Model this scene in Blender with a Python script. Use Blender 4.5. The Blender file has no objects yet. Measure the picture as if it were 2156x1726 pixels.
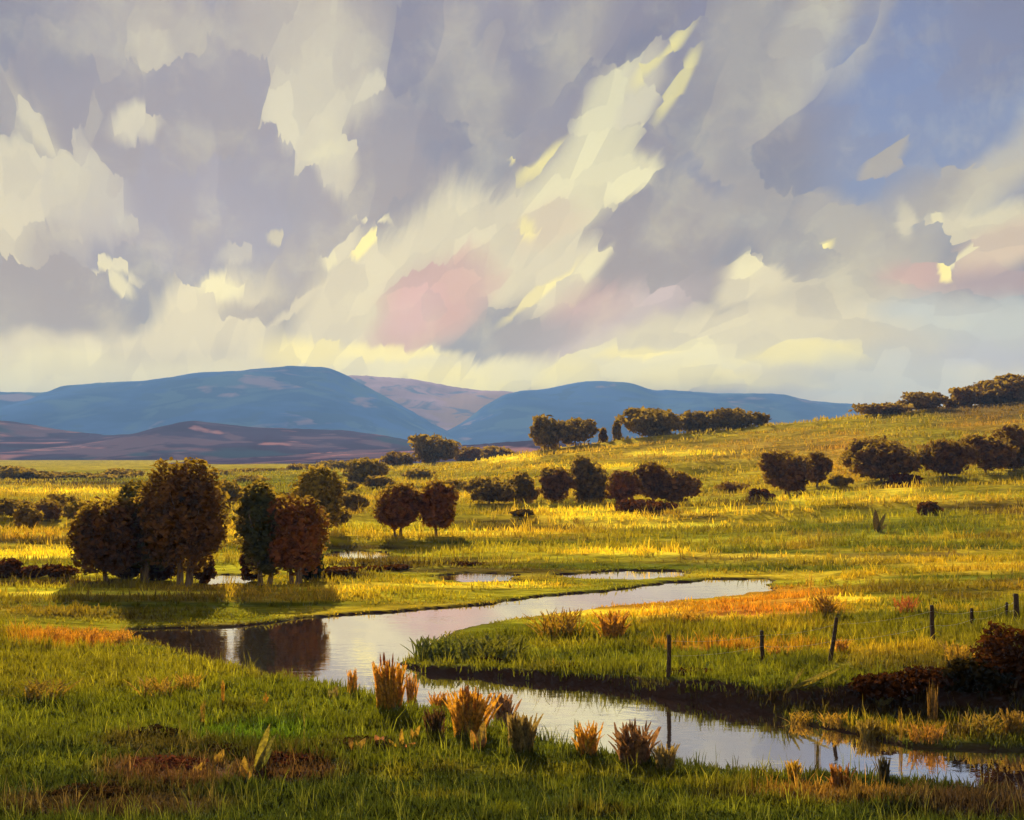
import bpy, math, random
import numpy as np
from mathutils import Vector
R = math.radians
random.seed(7); rng = np.random.default_rng(7)
scn = bpy.context.scene
col = scn.collection

# ------------------------------------------------------------------ camera
CAM_H = 8.0                    # eye height over the river, standing on a grassy knoll
F = 2315.0; CX = 1077.5; HZ = 951.0      # survey scale: drawing units per radian, centre line, horizon line
cam = bpy.data.cameras.new('camera'); camo = bpy.data.objects.new('camera', cam); col.objects.link(camo)
camo.location = (0, 0, CAM_H); camo.rotation_euler = (R(90), 0, 0)
cam.sensor_width = 36; cam.lens = 36 * 2315 / 2155.0
cam.shift_y = (HZ - 863) / 2155.0
cam.clip_start = 0.1; cam.clip_end = 20000
scn.camera = camo

# ------------------------------------------------------------------ light
SUN_EL, SUN_AZ = 27.0, -14.0   # degrees; azimuth measured from straight ahead (+Y), negative to the left
sl = bpy.data.lights.new('sun', 'SUN'); sl.energy = 5.0; sl.angle = R(0.6); sl.color = (1.0, 0.86, 0.62)
so = bpy.data.objects.new('sun', sl); col.objects.link(so)
sd = Vector((math.sin(R(SUN_AZ)) * math.cos(R(SUN_EL)), math.cos(R(SUN_AZ)) * math.cos(R(SUN_EL)), math.sin(R(SUN_EL))))
so.rotation_euler = sd.to_track_quat('Z', 'Y').to_euler()
so.location = (0, 40, 60)
scn.view_settings.view_transform = 'Standard'; scn.view_settings.look = 'None'
scn.view_settings.exposure = 0.8; scn.view_settings.gamma = 1.0
scn.view_settings.use_curve_mapping = False
scn.cycles.max_bounces = 5; scn.cycles.diffuse_bounces = 2; scn.cycles.glossy_bounces = 2; scn.cycles.transmission_bounces = 3
scn.cycles.volume_bounces = 0
scn.cycles.use_adaptive_sampling = True; scn.cycles.adaptive_threshold = 0.02; scn.cycles.adaptive_min_samples = 12

# ------------------------------------------------------------------ node helper
class NT:
    def __init__(s, tree): s.t = tree; s.n = tree.nodes; s.l = tree.links
    def add(s, kind, **kw):
        nd = s.n.new(kind)
        for k, v in kw.items(): setattr(nd, k, v)
        return nd
    def put(s, sock, v):
        if isinstance(v, bpy.types.NodeSocket): s.l.new(v, sock)
        else: sock.default_value = v
    def math(s, op, a, b=0.0, clamp=False):
        nd = s.add('ShaderNodeMath', operation=op, use_clamp=clamp); s.put(nd.inputs[0], a); s.put(nd.inputs[1], b); return nd.outputs[0]
    def vmath(s, op, a, b=None, sc=None):
        nd = s.add('ShaderNodeVectorMath', operation=op); s.put(nd.inputs[0], a)
        if b is not None: s.put(nd.inputs[1], b)
        if sc is not None: s.put(nd.inputs['Scale'], sc)
        return nd.outputs['Value'] if op in ('LENGTH', 'DOT_PRODUCT') else nd.outputs['Vector']
    def ramp(s, v, a, b, c=0.0, d=1.0, smooth=True):
        nd = s.add('ShaderNodeMapRange', interpolation_type='SMOOTHSTEP' if smooth else 'LINEAR')
        s.put(nd.inputs['Value'], v)
        for i, q in zip((1, 2, 3, 4), (a, b, c, d)): s.put(nd.inputs[i], q)
        return nd.outputs[0]
    def mix(s, f, a, b, mode='MIX'):
        nd = s.add('ShaderNodeMix', data_type='RGBA', blend_type=mode, clamp_factor=True)
        s.put(nd.inputs[0], f)
        for i, v in ((6, a), (7, b)):
            if isinstance(v, tuple) and len(v) == 3: v = (*v, 1)
            s.put(nd.inputs[i], v)
        return nd.outputs[2]
    def vmix(s, f, a, b):
        nd = s.add('ShaderNodeMix', data_type='VECTOR'); s.put(nd.inputs[0], f); s.put(nd.inputs[4], a); s.put(nd.inputs[5], b); return nd.outputs[1]
    def noise(s, vec, scale, detail=3, rough=0.5, dist=0.0, out='Fac'):
        nd = s.add('ShaderNodeTexNoise'); nd.noise_dimensions = getattr(s, 'dims', '3D'); s.put(nd.inputs['Vector'], vec)
        nd.inputs['Scale'].default_value = scale; nd.inputs['Detail'].default_value = detail
        nd.inputs['Roughness'].default_value = rough; nd.inputs['Distortion'].default_value = dist
        return nd.outputs['Fac' if out == 'Fac' else 'Color']
    def mapping(s, vec, loc=(0, 0, 0), rot=(0, 0, 0), sc=(1, 1, 1), typ='POINT'):
        nd = s.add('ShaderNodeMapping', vector_type=typ); s.put(nd.inputs['Vector'], vec)
        nd.inputs['Location'].default_value = loc; nd.inputs['Rotation'].default_value = rot; nd.inputs['Scale'].default_value = sc
        return nd.outputs[0]

def srgb(r, g, b):
    return tuple((c / 255 / 12.92 if c / 255 <= 0.04045 else ((c / 255 + 0.055) / 1.055) ** 2.4) for c in (r, g, b))

# ------------------------------------------------------------------ sky: a clear Nishita sky with broken evening cloud over it
world = bpy.data.worlds.new('World'); scn.world = world; world.use_nodes = True
W = NT(world.node_tree); W.n.clear(); W.dims = '2D'
dirv = W.add('ShaderNodeTexCoord').outputs['Generated']
sp = W.add('ShaderNodeSeparateXYZ'); W.l.new(dirv, sp.inputs[0])
az = W.math('ARCTAN2', sp.outputs[0], sp.outputs[1])
el = W.math('ARCSINE', W.math('MINIMUM', W.math('MAXIMUM', sp.outputs[2], -1.0), 1.0))
cmb = W.add('ShaderNodeCombineXYZ'); W.put(cmb.inputs[0], az); W.put(cmb.inputs[1], el)
P = cmb.outputs[0]
def wobble(p, scale, amt, detail=2):
    c = W.noise(p, scale, detail, 0.55, out='Color')
    c = W.vmath('SUBTRACT', c, (0.5, 0.5, 0.5))
    return W.vmath('ADD', p, W.vmath('MULTIPLY', c, (amt, amt, 0)))
# the cloud streets fan out from a point below the horizon straight ahead: r runs along a street, t across it
FC = (-0.24, -0.36, 0.0)
def polar(p):
    v = W.vmath('SUBTRACT', p, FC); q = W.add('ShaderNodeSeparateXYZ'); W.put(q.inputs[0], v)
    return W.vmath('LENGTH', v), W.math('ARCTAN2', q.outputs[0], q.outputs[1]), v
def vec(x, y):
    c = W.add('ShaderNodeCombineXYZ'); W.put(c.inputs[0], x); W.put(c.inputs[1], y); return c.outputs[0]
def feather(p, scale, amt):
    # wisps drawn out along the street
    r, t, v = polar(p)
    n = W.math('SUBTRACT', W.noise(vec(W.math('MULTIPLY', t, .62), W.math('MULTIPLY', r, .24)), scale, 3, 0.6), 0.5)
    return W.vmath('ADD', p, W.vmath('SCALE', W.vmath('NORMALIZE', v), sc=W.math('MULTIPLY', n, W.ramp(el, .03, .26, amt * .25, amt))))
def dabs(p, scale, skew, stretch, soft):
    # broad flat patches of cloud: every patch takes on much of the tone found at its own centre
    r, t, v = polar(p)
    q = vec(W.math('ADD', W.math('MULTIPLY', t, .62), W.math('MULTIPLY', r, -skew)), W.math('MULTIPLY', r, 1.0 / stretch))
    vo = W.add('ShaderNodeTexVoronoi', voronoi_dimensions='2D', feature='F1'); W.put(vo.inputs['Vector'], q)
    vo.inputs['Scale'].default_value = scale; vo.inputs['Randomness'].default_value = 1.0
    o = W.add('ShaderNodeSeparateXYZ'); W.put(o.inputs[0], vo.outputs['Position'])
    rr = W.math('MULTIPLY', o.outputs[1], stretch); tt = W.math('DIVIDE', W.math('ADD', o.outputs[0], W.math('MULTIPLY', rr, skew)), .62)
    b = W.vmath('ADD', vec(W.math('MULTIPLY', rr, W.math('SINE', tt)), W.math('MULTIPLY', rr, W.math('COSINE', tt))), FC)
    return W.vmix(W.ramp(el, .03, .22, soft * .45, soft), p, b), vo.outputs['Color']
Pw = wobble(wobble(P, 9.0, 0.040), 40, 0.014)
Pb, cb = dabs(feather(wobble(P, 12, 0.024), 55, 0.050), 22.0, 0.22, 1.7, 0.36)     # broad masses
Ps, cs = dabs(feather(P, 85, 0.026), 50.0, 0.40, 1.6, 0.46)                        # short strokes
Ps = W.vmix(0.35, Ps, Pb)
def sky_dir(x, y):
    dx = x - CX
    return math.atan2(dx, F), math.atan2(HZ - y, math.hypot(F, dx))
LAV = srgb(112, 112, 138); LAV2 = srgb(126, 124, 148); MAUVE = srgb(140, 130, 137); GREY = srgb(166, 160, 154)
CREAM = srgb(206, 199, 174); BRIGHT = srgb(226, 221, 180); YEL = srgb(246, 236, 150); PINK = srgb(190, 150, 148)
PBLUE = srgb(184, 190, 196); WARM = srgb(206, 186, 164); SKYB = srgb(120, 134, 178); ROSE = srgb(194, 160, 154)
# cloud ceiling: lavender grey overhead, mauve lower down, broken by soft noise
n1 = W.noise(W.vmath('MULTIPLY', Pb, (1.0, 1.6, 1.0)), 5.5, 3, 0.55)
skyc = W.mix(W.ramp(el, 0.42, 0.12), LAV2, MAUVE)
skyc = W.mix(W.ramp(n1, 0.42, 0.66), skyc, LAV)
n2 = W.noise(Pb, 8.0, 2, 0.5)
skyc = W.mix(W.math('MULTIPLY', W.ramp(n2, 0.50, 0.70), 0.55), skyc, GREY)
sepb = W.add('ShaderNodeSeparateColor'); W.put(sepb.inputs[0], cb)
skyc = W.mix(W.ramp(sepb.outputs[0], 0, 1, 0, 0.16), skyc, GREY)
B, S, C = 1, 2, 3
CLOUDS = [
 # clear blue opening upper right
 (2010, 215, 250, 190, -20, SKYB, .55, .95, C), (1860, 330, 130, 110, 30, SKYB, .6, .75, C), (2140, 60, 160, 120, 0, LAV2, .5, .5, B),
 (2040, 690, 230, 70, 10, PBLUE, .5, .9, C), (2060, 780, 200, 60, 0, srgb(182, 182, 203), .6, .8, C),
 # top streaks fanning up from the horizon
 (1560, 110, 240, 80, 62, GREY, .5, .8, B), (1700, 90, 160, 38, 66, CREAM, .5, .55, B), (1215, 70, 170, 50, 60, GREY, .5, .75, B),
 (1300, 110, 140, 28, 50, LAV, .4, .8, B), (1440, 300, 120, 60, 55, LAV, .6, .5, B), (1840, 60, 110, 35, 62, CREAM, .5, .5, B),
 # left tower
 (655, 60, 135, 95, 0, GREY, .35, .9, B), (690, 120, 100, 70, 0, CREAM, .5, .6, B), (665, 215, 100, 85, 20, CREAM, .3, .95, B), (655, 290, 78, 60, -20, CREAM, .3, .9, S),
 (705, 345, 42, 62, 0, CREAM, .25, 1, S), (690, 330, 30, 26, 0, BRIGHT, .4, .6, S), (775, 175, 26, 34, -30, CREAM, .3, .8, S), (600, 240, 30, 60, 10, CREAM, .5, .7, S),
 (335, 40, 75, 48, 10, GREY, .35, .95, B), (318, 80, 40, 32, -30, CREAM, .4, .6, S),
 (55, 225, 24, 115, 34, GREY, .45, .9, B), (72, 250, 12, 70, 36, CREAM, .5, .8, S),
 (290, 270, 46, 26, 28, CREAM, .35, .95, S), (295, 130, 9, 36, 25, GREY, .5, .9, S), (205, 275, 10, 50, -8, GREY, .5, .8, S),
 # left bank of cloud
 (125, 415, 130, 78, -6, CREAM, .3, .95, B), (45, 470, 52, 48, 0, CREAM, .3, .9, B), (190, 400, 60, 45, 0, BRIGHT, .5, .5, S), (262, 455, 26, 26, 0, BRIGHT, .35, .9, S),
 (120, 520, 60, 45, 0, MAUVE, .5, .7, S), (60, 620, 150, 70, 0, MAUVE, .5, .6, B), (235, 570, 50, 10, -12, BRIGHT, .4, .9, S), (250, 605, 10, 30, 30, BRIGHT, .5, .8, S),
 (570, 507, 12, 10, 0, YEL, .4, .9, S), (780, 465, 34, 6, -24, BRIGHT, .4, .9, S), (500, 540, 32, 14, 20, BRIGHT, .4, .8, S),
 # mauve shade over the low left, then the bright band on the skyline
 (420, 470, 260, 130, 10, srgb(146, 142, 165), .6, .7, B),
 (300, 775, 520, 70, 9, CREAM, .30, 1, C), (430, 690, 150, 80, 32, CREAM, .3, 1, B), (460, 600, 44, 28, 10, BRIGHT, .3, 1, S), (60, 800, 150, 42, 12, BRIGHT, .4, .8, C), (330, 780, 260, 34, 6, GREY, .6, .4, B),
 (520, 700, 60, 40, 0, CREAM, .4, .8, S), (540, 655, 80, 26, 0, MAUVE, .4, .7, S),
 # main cumulus
 (860, 615, 290, 120, 32, CREAM, .22, 1, B), (760, 640, 150, 90, 30, CREAM, .3, 1, S), (1080, 500, 190, 105, 42, CREAM, .22, 1, B), (1210, 400, 130, 75, 48, BRIGHT, .3, .9, S),
 (1275, 270, 165, 56, 62, BRIGHT, .25, .95, S), (1350, 190, 90, 30, 52, CREAM, .35, .95, S), (1330, 365, 62, 44, 0, BRIGHT, .28, 1, S), (1180, 590, 100, 52, 30, CREAM, .3, .95, S),
 (1390, 130, 70, 11, 32, YEL, .4, .8, S), (1430, 180, 60, 10, 52, YEL, .4, .7, S), (1140, 335, 60, 11, 40, YEL, .5, .9, S), (1060, 355, 14, 10, 0, YEL, .4, .9, S),
 (1160, 470, 70, 40, 20, WARM, .5, .6, S), (960, 470, 90, 60, 40, CREAM, .4, .6, S),
 (930, 610, 120, 80, 20, PINK, .45, .95, B), (985, 585, 60, 60, 10, ROSE, .5, .7, S), (890, 690, 110, 42, 20, PINK, .45, .9, S), (870, 655, 40, 60, -30, srgb(205, 165, 170), .5, .7, S),
 (1290, 680, 190, 58, 14, srgb(186, 170, 178), .4, .95, B), (1240, 640, 90, 46, 20, PINK, .5, .5, S), (1330, 560, 70, 60, 20, MAUVE, .5, .8, B), (1130, 720, 110, 30, 12, MAUVE, .5, .6, S),
 (690, 560, 26, 12, 50, BRIGHT, .4, .8, S), (720, 520, 40, 22, 40, CREAM, .4, .9, S), (770, 520, 26, 9, 40, YEL, .4, .9, S),
 (620, 650, 60, 10, 46, CREAM, .4, .8, S), (1245, 555, 50, 10, 35, BRIGHT, .4, .8, S), (1130, 620, 90, 9, 32, YEL, .4, .7, S), (1115, 480, 16, 22, 0, YEL, .4, .8, S),
 # right hand clouds
 (1600, 590, 76, 48, 0, CREAM, .28, 1, B), (1570, 560, 30, 26, 0, BRIGHT, .4, .7, S), (1560, 740, 330, 70, 10, CREAM, .3, 1, C), (1620, 745, 190, 34, 4, BRIGHT, .35, .95, B), (1720, 640, 210, 70, 24, CREAM, .35, .75, B), (1700, 750, 110, 22, 0, YEL, .4, .7, B),
 (1785, 480, 52, 64, 12, GREY, .3, .9, S), (1715, 445, 46, 34, 40, GREY, .35, .8, S), (1862, 345, 44, 18, 48, GREY, .3, 1, S), (1740, 510, 16, 13, 0, YEL, .4, 1, S),
 (1470, 380, 50, 20, -40, LAV2, .4, .8, S), (1810, 560, 120, 60, 20, GREY, .5, .7, B),
 (2010, 400, 190, 52, 26, GREY, .45, .9, B), (2130, 330, 130, 40, 34, CREAM, .6, .6, C), (2090, 470, 110, 34, 5, CREAM, .35, .9, B), (2110, 520, 90, 34, 20, WARM, .4, .9, S), (1920, 575, 46, 20, 0, PINK, .5, .7, S), (2060, 590, 140, 26, 2, ROSE, .5, .45, S),
 (2030, 540, 54, 7, 42, BRIGHT, .4, .9, S), (1972, 572, 8, 16, 25, YEL, .4, .9, S), (1900, 470, 12, 34, 15, CREAM, .4, .8, S), (1970, 460, 6, 26, 0, BRIGHT, .4, .7, S),
 # low yellow light on the skyline
 (1980, 815, 300, 46, 6, srgb(214, 208, 190), .5, .85, C), (160, 790, 330, 40, 6, BRIGHT, .5, .6, C),
 (880, 780, 300, 34, -4, BRIGHT, .35, .95, B), (640, 745, 80, 34, 0, YEL, .5, .8, S), (830, 745, 110, 14, -6, YEL, .5, .8, S), (1010, 800, 170, 28, -6, YEL, .5, .8, S), (1300, 770, 260, 34, 8, BRIGHT, .35, .95, B), (1340, 745, 80, 10, 10, YEL, .5, .8, S), (1500, 810, 200, 22, -2, YEL, .6, .55, B), (1850, 790, 160, 40, 0, PBLUE, .6, .55, C), (1190, 790, 60, 30, 0, YEL, .5, .6, S),
]
sepc = W.add('ShaderNodeSeparateColor'); W.put(sepc.inputs[0], cs)
fleck = W.ramp(sepc.outputs[0], 0.0, 1.0, 0.0, 0.25)
curd = W.ramp(W.noise(Pw, 16, 5, 0.65), 0.45, 0.8, 0.0, 0.20)
lift = W.mix(W.ramp(el, 0.02, 0.34), (1.75, 1.50, 1.00), (1.06, 1.02, 0.94))          # the low cloud is lit through from the sun side
def cloud(T, c, x, y, rx, ry, rot, color, soft, amt, pv):
    rot = int(round(rot / 20.0)) * 20
    a, e = sky_dir(x, y); cr, sr = math.cos(R(rot)), math.sin(R(rot)); a, e = a * cr + e * sr, -a * sr + e * cr
    if (pv, rot) not in T.rot: T.rot[(pv, rot)] = T.mapping(T.gi.outputs[pv], rot=(0, 0, R(-rot))) if rot else T.gi.outputs[pv]
    ma = T.add('ShaderNodeVectorMath', operation='MULTIPLY_ADD')     # a trace of the running colour keeps the node order sequential
    T.put(ma.inputs[0], c); ma.inputs[1].default_value = (1e-7, 1e-7, 0); T.put(ma.inputs[2], T.rot[(pv, rot)])
    mb = T.add('ShaderNodeVectorMath', operation='MULTIPLY_ADD'); T.l.new(ma.outputs[0], mb.inputs[0])
    mb.inputs[1].default_value = (F / rx, F / ry, 0); mb.inputs[2].default_value = (-a * F / rx, -e * F / ry, 0)
    f = T.ramp(T.vmath('LENGTH', mb.outputs[0]), 1.0 + soft, max(0.0, 1.0 - soft), 0.0, amt)
    return T.mix(f, c, color)
def sky_cell(a0, a1, e0, e1):
    # cloud within one patch of sky; only clouds that reach into the patch are evaluated there
    ng = bpy.data.node_groups.new('sky patch', 'ShaderNodeTree'); T = NT(ng); T.rot = {}
    for nm, ty in (('Base', 'NodeSocketColor'), ('Broad', 'NodeSocketVector'), ('Short', 'NodeSocketVector'), ('Soft', 'NodeSocketVector'), ('Fleck', 'NodeSocketFloat'), ('Curd', 'NodeSocketFloat'), ('Lift', 'NodeSocketColor')):
        ng.interface.new_socket(nm, in_out='INPUT', socket_type=ty)
    ng.interface.new_socket('Sky', in_out='OUTPUT', socket_type='NodeSocketShader')
    T.gi = T.add('NodeGroupInput'); go = T.add('NodeGroupOutput'); c = T.gi.outputs[0]
    for (x, y, rx, ry, rot, cc, soft, amt, p) in CLOUDS:
        a, e = sky_dir(x, y); rad = math.radians(rot); k = (1 + soft) / F
        ex = math.hypot(rx * math.cos(rad), ry * math.sin(rad)) * k * 1.15 + .085; ey = math.hypot(rx * math.sin(rad), ry * math.cos(rad)) * k * 1.15 + .085
        if a + ex > a0 and a - ex < a1 and e + ey > e0 and e - ey < e1: c = cloud(T, c, x, y, rx, ry, rot, cc, soft, amt, p)
    c = T.mix(T.gi.outputs[4], c, MAUVE); c = T.mix(T.gi.outputs[5], c, BRIGHT)
    c = T.vmath('MULTIPLY', c, T.gi.outputs[6])
    bg = T.add('ShaderNodeBackground'); T.l.new(c, bg.inputs[0]); bg.inputs[1].default_value = 0.64
    T.l.new(bg.outputs[0], go.inputs[0])
    gn = W.add('ShaderNodeGroup'); gn.node_tree = ng
    for i, v in enumerate((skyc, Pb, Ps, Pw, fleck, curd, lift)): W.l.new(v, gn.inputs[i])
    return gn.outputs[0]
def split(sock, edge, lo, hi):
    m = W.add('ShaderNodeMixShader'); W.put(m.inputs[0], W.math('GREATER_THAN', sock, edge)); W.l.new(lo, m.inputs[1]); W.l.new(hi, m.inputs[2]); return m.outputs[0]
plainbg = sky_cell(9, 9.1, 9, 9.1)
AE = [-.80, -.36, -.24, -.12, 0., .12, .24, .36, .80]; EE = [-.2, .10, .21, .31, .62]
def column(a0, a1):
    rows = [sky_cell(a0, a1, EE[i], EE[i + 1]) for i in range(4)]
    c = split(el, EE[2], split(el, EE[1], rows[0], rows[1]), split(el, EE[3], rows[2], rows[3]))
    return c
cols = [column(AE[i], AE[i + 1]) for i in range(8)]
while len(cols) > 1:
    step = 8 // len(cols)
    cols = [split(az, AE[(i + 1) * step], cols[i], cols[i + 1]) for i in range(0, len(cols), 2)]
inside = W.math('MULTIPLY', W.math('LESS_THAN', W.math('ABSOLUTE', az), .80), W.math('LESS_THAN', el, .62))
clouds = split(inside, .5, plainbg, cols[0])
ns = W.add('ShaderNodeTexSky', sky_type='NISHITA'); ns.sun_disc = False
ns.sun_elevation = R(SUN_EL); ns.sun_rotation = R(SUN_AZ); ns.air_density = 1.2; ns.dust_density = 1.0
bg1 = W.add('ShaderNodeBackground'); W.l.new(ns.outputs[0], bg1.inputs[0]); bg1.inputs[1].default_value = 0.05
ms = W.add('ShaderNodeMixShader'); ms.inputs[0].default_value = 0.92
W.l.new(bg1.outputs[0], ms.inputs[1]); W.l.new(clouds, ms.inputs[2])
wo = W.add('ShaderNodeOutputWorld'); W.l.new(ms.outputs[0], wo.inputs[0])

# ------------------------------------------------------------------ terrain
def sstep(a, b, x):
    t = np.clip((x - a) / (b - a), 0, 1); return t * t * (3 - 2 * t)
def at0(x, y, z=0.0):
    Y = (CAM_H - z) * F / (y - HZ); return ((x - CX) / F * Y, Y)
COLX = np.array([-1500, 0, 400, 700, 950, 1130, 1300, 1500, 1680, 1800, 2155, 2900, 4200.])
YK = np.array([2, 10, 22, 30, 36, 42, 50, 65, 80, 100, 130, 150, 165, 200, 230, 260, 300, 360, 450, 600, 900, 1500, 6000.])
ZT = np.array([
 [6.6, 3.6, .9, .6, .5, .5, .5, .5, .5, .5, .5, .6, .6, .6, .6, .6, .6, .6, .6, .6, .5, .5, .5],     # -1500
 [6.6, 3.6, .8, .5, .45, .42, .42, .45, .5, .5, .5, .6, .6, .6, .6, .6, .7, .8, .8, .6, .5, .5, .5], # 0
 [6.6, 3.6, .7, .5, .42, .38, .38, .42, .45, .5, .5, .5, .6, .6, .7, .8, .9, 1., .9, .6, .5, .5, .5],# 400
 [6.6, 3.6, .6, .4, .35, .32, .32, .38, .42, .5, .5, .6, .7, .9, 1.1, 1.5, 2., 2.2, 1.6, .8, .5, .5, .5], # 700
 [6.6, 3.6, .5, .38, .34, .32, .32, .38, .42, .5, .5, .7, .9, 1.3, 2., 2.8, 3.6, 4.2, 3., 1.0, .5, .5, .5], # 950
 [6.6, 3.6, .5, .36, .36, .34, .34, .38, .42, .5, .5, .6, 1.1, 3., 5.6, 8.4, 7.4, 5., 3., 1., .5, .5, .5],  # 1130
 [6.6, 3.6, .5, .36, .45, .42, .38, .4, .45, .5, .6, .8, 1.4, 4., 7.2, 10.6, 9.4, 6., 3., 1., .5, .5, .5],  # 1300
 [6.6, 3.6, .5, .36, .6, .55, .5, .45, .5, .6, .8, 1.1, 1.7, 4.6, 8.6, 13.2, 12., 8., 4., 1., .5, .5, .5],  # 1500
 [6.6, 3.6, .5, .36, .85, .8, .7, .6, .7, 1., 1.6, 2.3, 3., 6., 10.4, 14.8, 15., 10., 5., 1., .5, .5, .5],  # 1680
 [6.6, 3.6, .5, .36, 1.0, .95, .8, .8, 1., 1.4, 2.3, 3.2, 3.9, 7.2, 11.6, 16., 18., 12., 6., 1., .5, .5, .5], # 1800
 [6.6, 3.6, .34, .30, 1.25, 1.25, 1.15, 1.2, 1.5, 2., 3.2, 4.6, 5.8, 9.8, 14., 18.2, 22., 20., 9., 2., .5, .5, .5], # 2155
 [6.6, 3.6, .34, .3, 1.3, 1.4, 1.4, 1.6, 2., 3., 4.6, 6.4, 8., 13., 17., 22., 27., 26., 12., 3., .5, .5, .5],  # 2900
 [6.6, 3.6, .7, .6, 1.3, 1.4, 1.4, 1.6, 2.2, 3.4, 5., 7., 9., 14., 18., 23., 28., 27., 13., 3., .5, .5, .5]])
GX = np.linspace(-1500, 4200, 571); GL = np.linspace(math.log(2), math.log(6000), 400)
_t = np.array([np.interp(GL, np.log(YK), r) for r in ZT])
_t = np.array([np.interp(GX, COLX, _t[:, j]) for j in range(_t.shape[1])]).T
def blur(a, n, ax):
    k = np.exp(-np.linspace(-2, 2, 2 * n + 1) ** 2); k /= k.sum()
    pad = [(0, 0), (0, 0)]; pad[ax] = (n, n); b = np.pad(a, pad, mode='edge')
    return np.apply_along_axis(lambda v: np.convolve(v, k, 'valid'), ax, b)
_t = blur(blur(_t, 12, 0), 5, 1)
def table(s, Y):
    i = np.clip((s - GX[0]) / (GX[1] - GX[0]), 0, len(GX) - 1.001); j = np.clip((np.log(np.maximum(Y, 2)) - GL[0]) / (GL[1] - GL[0]), 0, len(GL) - 1.001)
    i0 = i.astype(int); j0 = j.astype(int); a = i - i0; b = j - j0
    return (_t[i0, j0] * (1 - a) + _t[i0 + 1, j0] * a) * (1 - b) + (_t[i0, j0 + 1] * (1 - a) + _t[i0 + 1, j0 + 1] * a) * b
_ph = np.random.default_rng(3).uniform(0, 6.28, (40, 3)); _an = np.random.default_rng(4).uniform(-1, 1, 40)
def swell(X, Y, lam, k0, n=6, along=3.0):
    r = 0
    for k in range(n):
        th = _an[k0 + k] * 0.5; L = lam * (0.7 + 0.12 * k)
        r = r + np.sin((X * math.sin(th) / along + Y * math.cos(th)) * 6.283 / L + _ph[k0 + k, 0] + 0.8 * np.sin(X * 6.283 / (L * along) + _ph[k0 + k, 1]))
    return r / n
# river outline on the water level, surveyed from the knoll
RIV = [(2500, 1690), (2155, 1672), (1950, 1660), (1750, 1646), (1560, 1634), (1400, 1618), (1250, 1597), (1120, 1570), (1040, 1540), (940, 1515), (860, 1500), (760, 1465), (650, 1447), (560, 1436), (500, 1412), (440, 1392), (360, 1362), (285, 1336),
       (285, 1326), (400, 1324), (500, 1322), (640, 1304), (850, 1289), (1000, 1277), (1150, 1257), (1300, 1243), (1400, 1229), (1500, 1222), (1610, 1219),
       (1615, 1244), (1500, 1257), (1400, 1267), (1280, 1277), (1150, 1294), (1050, 1307), (960, 1324), (905, 1348), (880, 1376), (825, 1398), (850, 1410), (900, 1419), (1000, 1424), (1100, 1434), (1250, 1446), (1400, 1468), (1550, 1490), (1650, 1520), (1750, 1542), (1830, 1560), (1900, 1580), (2050, 1585), (2155, 1589), (2500, 1600)]
PONDS = [RIV, [(1180, 1211), (1300, 1202), (1425, 1202), (1440, 1214), (1330, 1221), (1230, 1220)], [(905, 1215), (990, 1207), (1070, 1209), (1075, 1222), (980, 1226)],
         [(665, 1171), (740, 1159), (812, 1164), (806, 1177), (730, 1177)], [(425, 1222), (470, 1210), (525, 1212), (518, 1229), (450, 1231)]]
PONDW = [[at0(*p) for p in q] for q in PONDS]
def sdist(X, Y):
    best = np.full(X.shape, 1e9); ins = np.zeros(X.shape, bool)
    for q in PONDW:
        n = len(q)
        for k in range(n):
            x0, y0 = q[k]; x1, y1 = q[(k + 1) % n]
            dx, dy = x1 - x0, y1 - y0
            t = np.clip(((X - x0) * dx + (Y - y0) * dy) / (dx * dx + dy * dy), 0, 1)
            best = np.minimum(best, np.hypot(X - x0 - t * dx, Y - y0 - t * dy))
            c = ((y0 > Y) != (y1 > Y)) & (X < (x1 - x0) * (Y - y0) / (y1 - y0 + 1e-12) + x0)
            ins ^= c
    d = np.where(ins, -best, best)
    am = .22 + .35 * sstep(45, 75, Y)
    return d + am * (swell(X, Y, 3.2, 2, 6, 1.3) + .6 * swell(X * .9 + 7, Y * 1.1, 1.3, 14, 6, 1.2))
FOOT = np.array([(1560, 1488), (1640, 1500), (1750, 1508), (1900, 1508), (2155, 1505), (2900, 1500.)])
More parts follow.
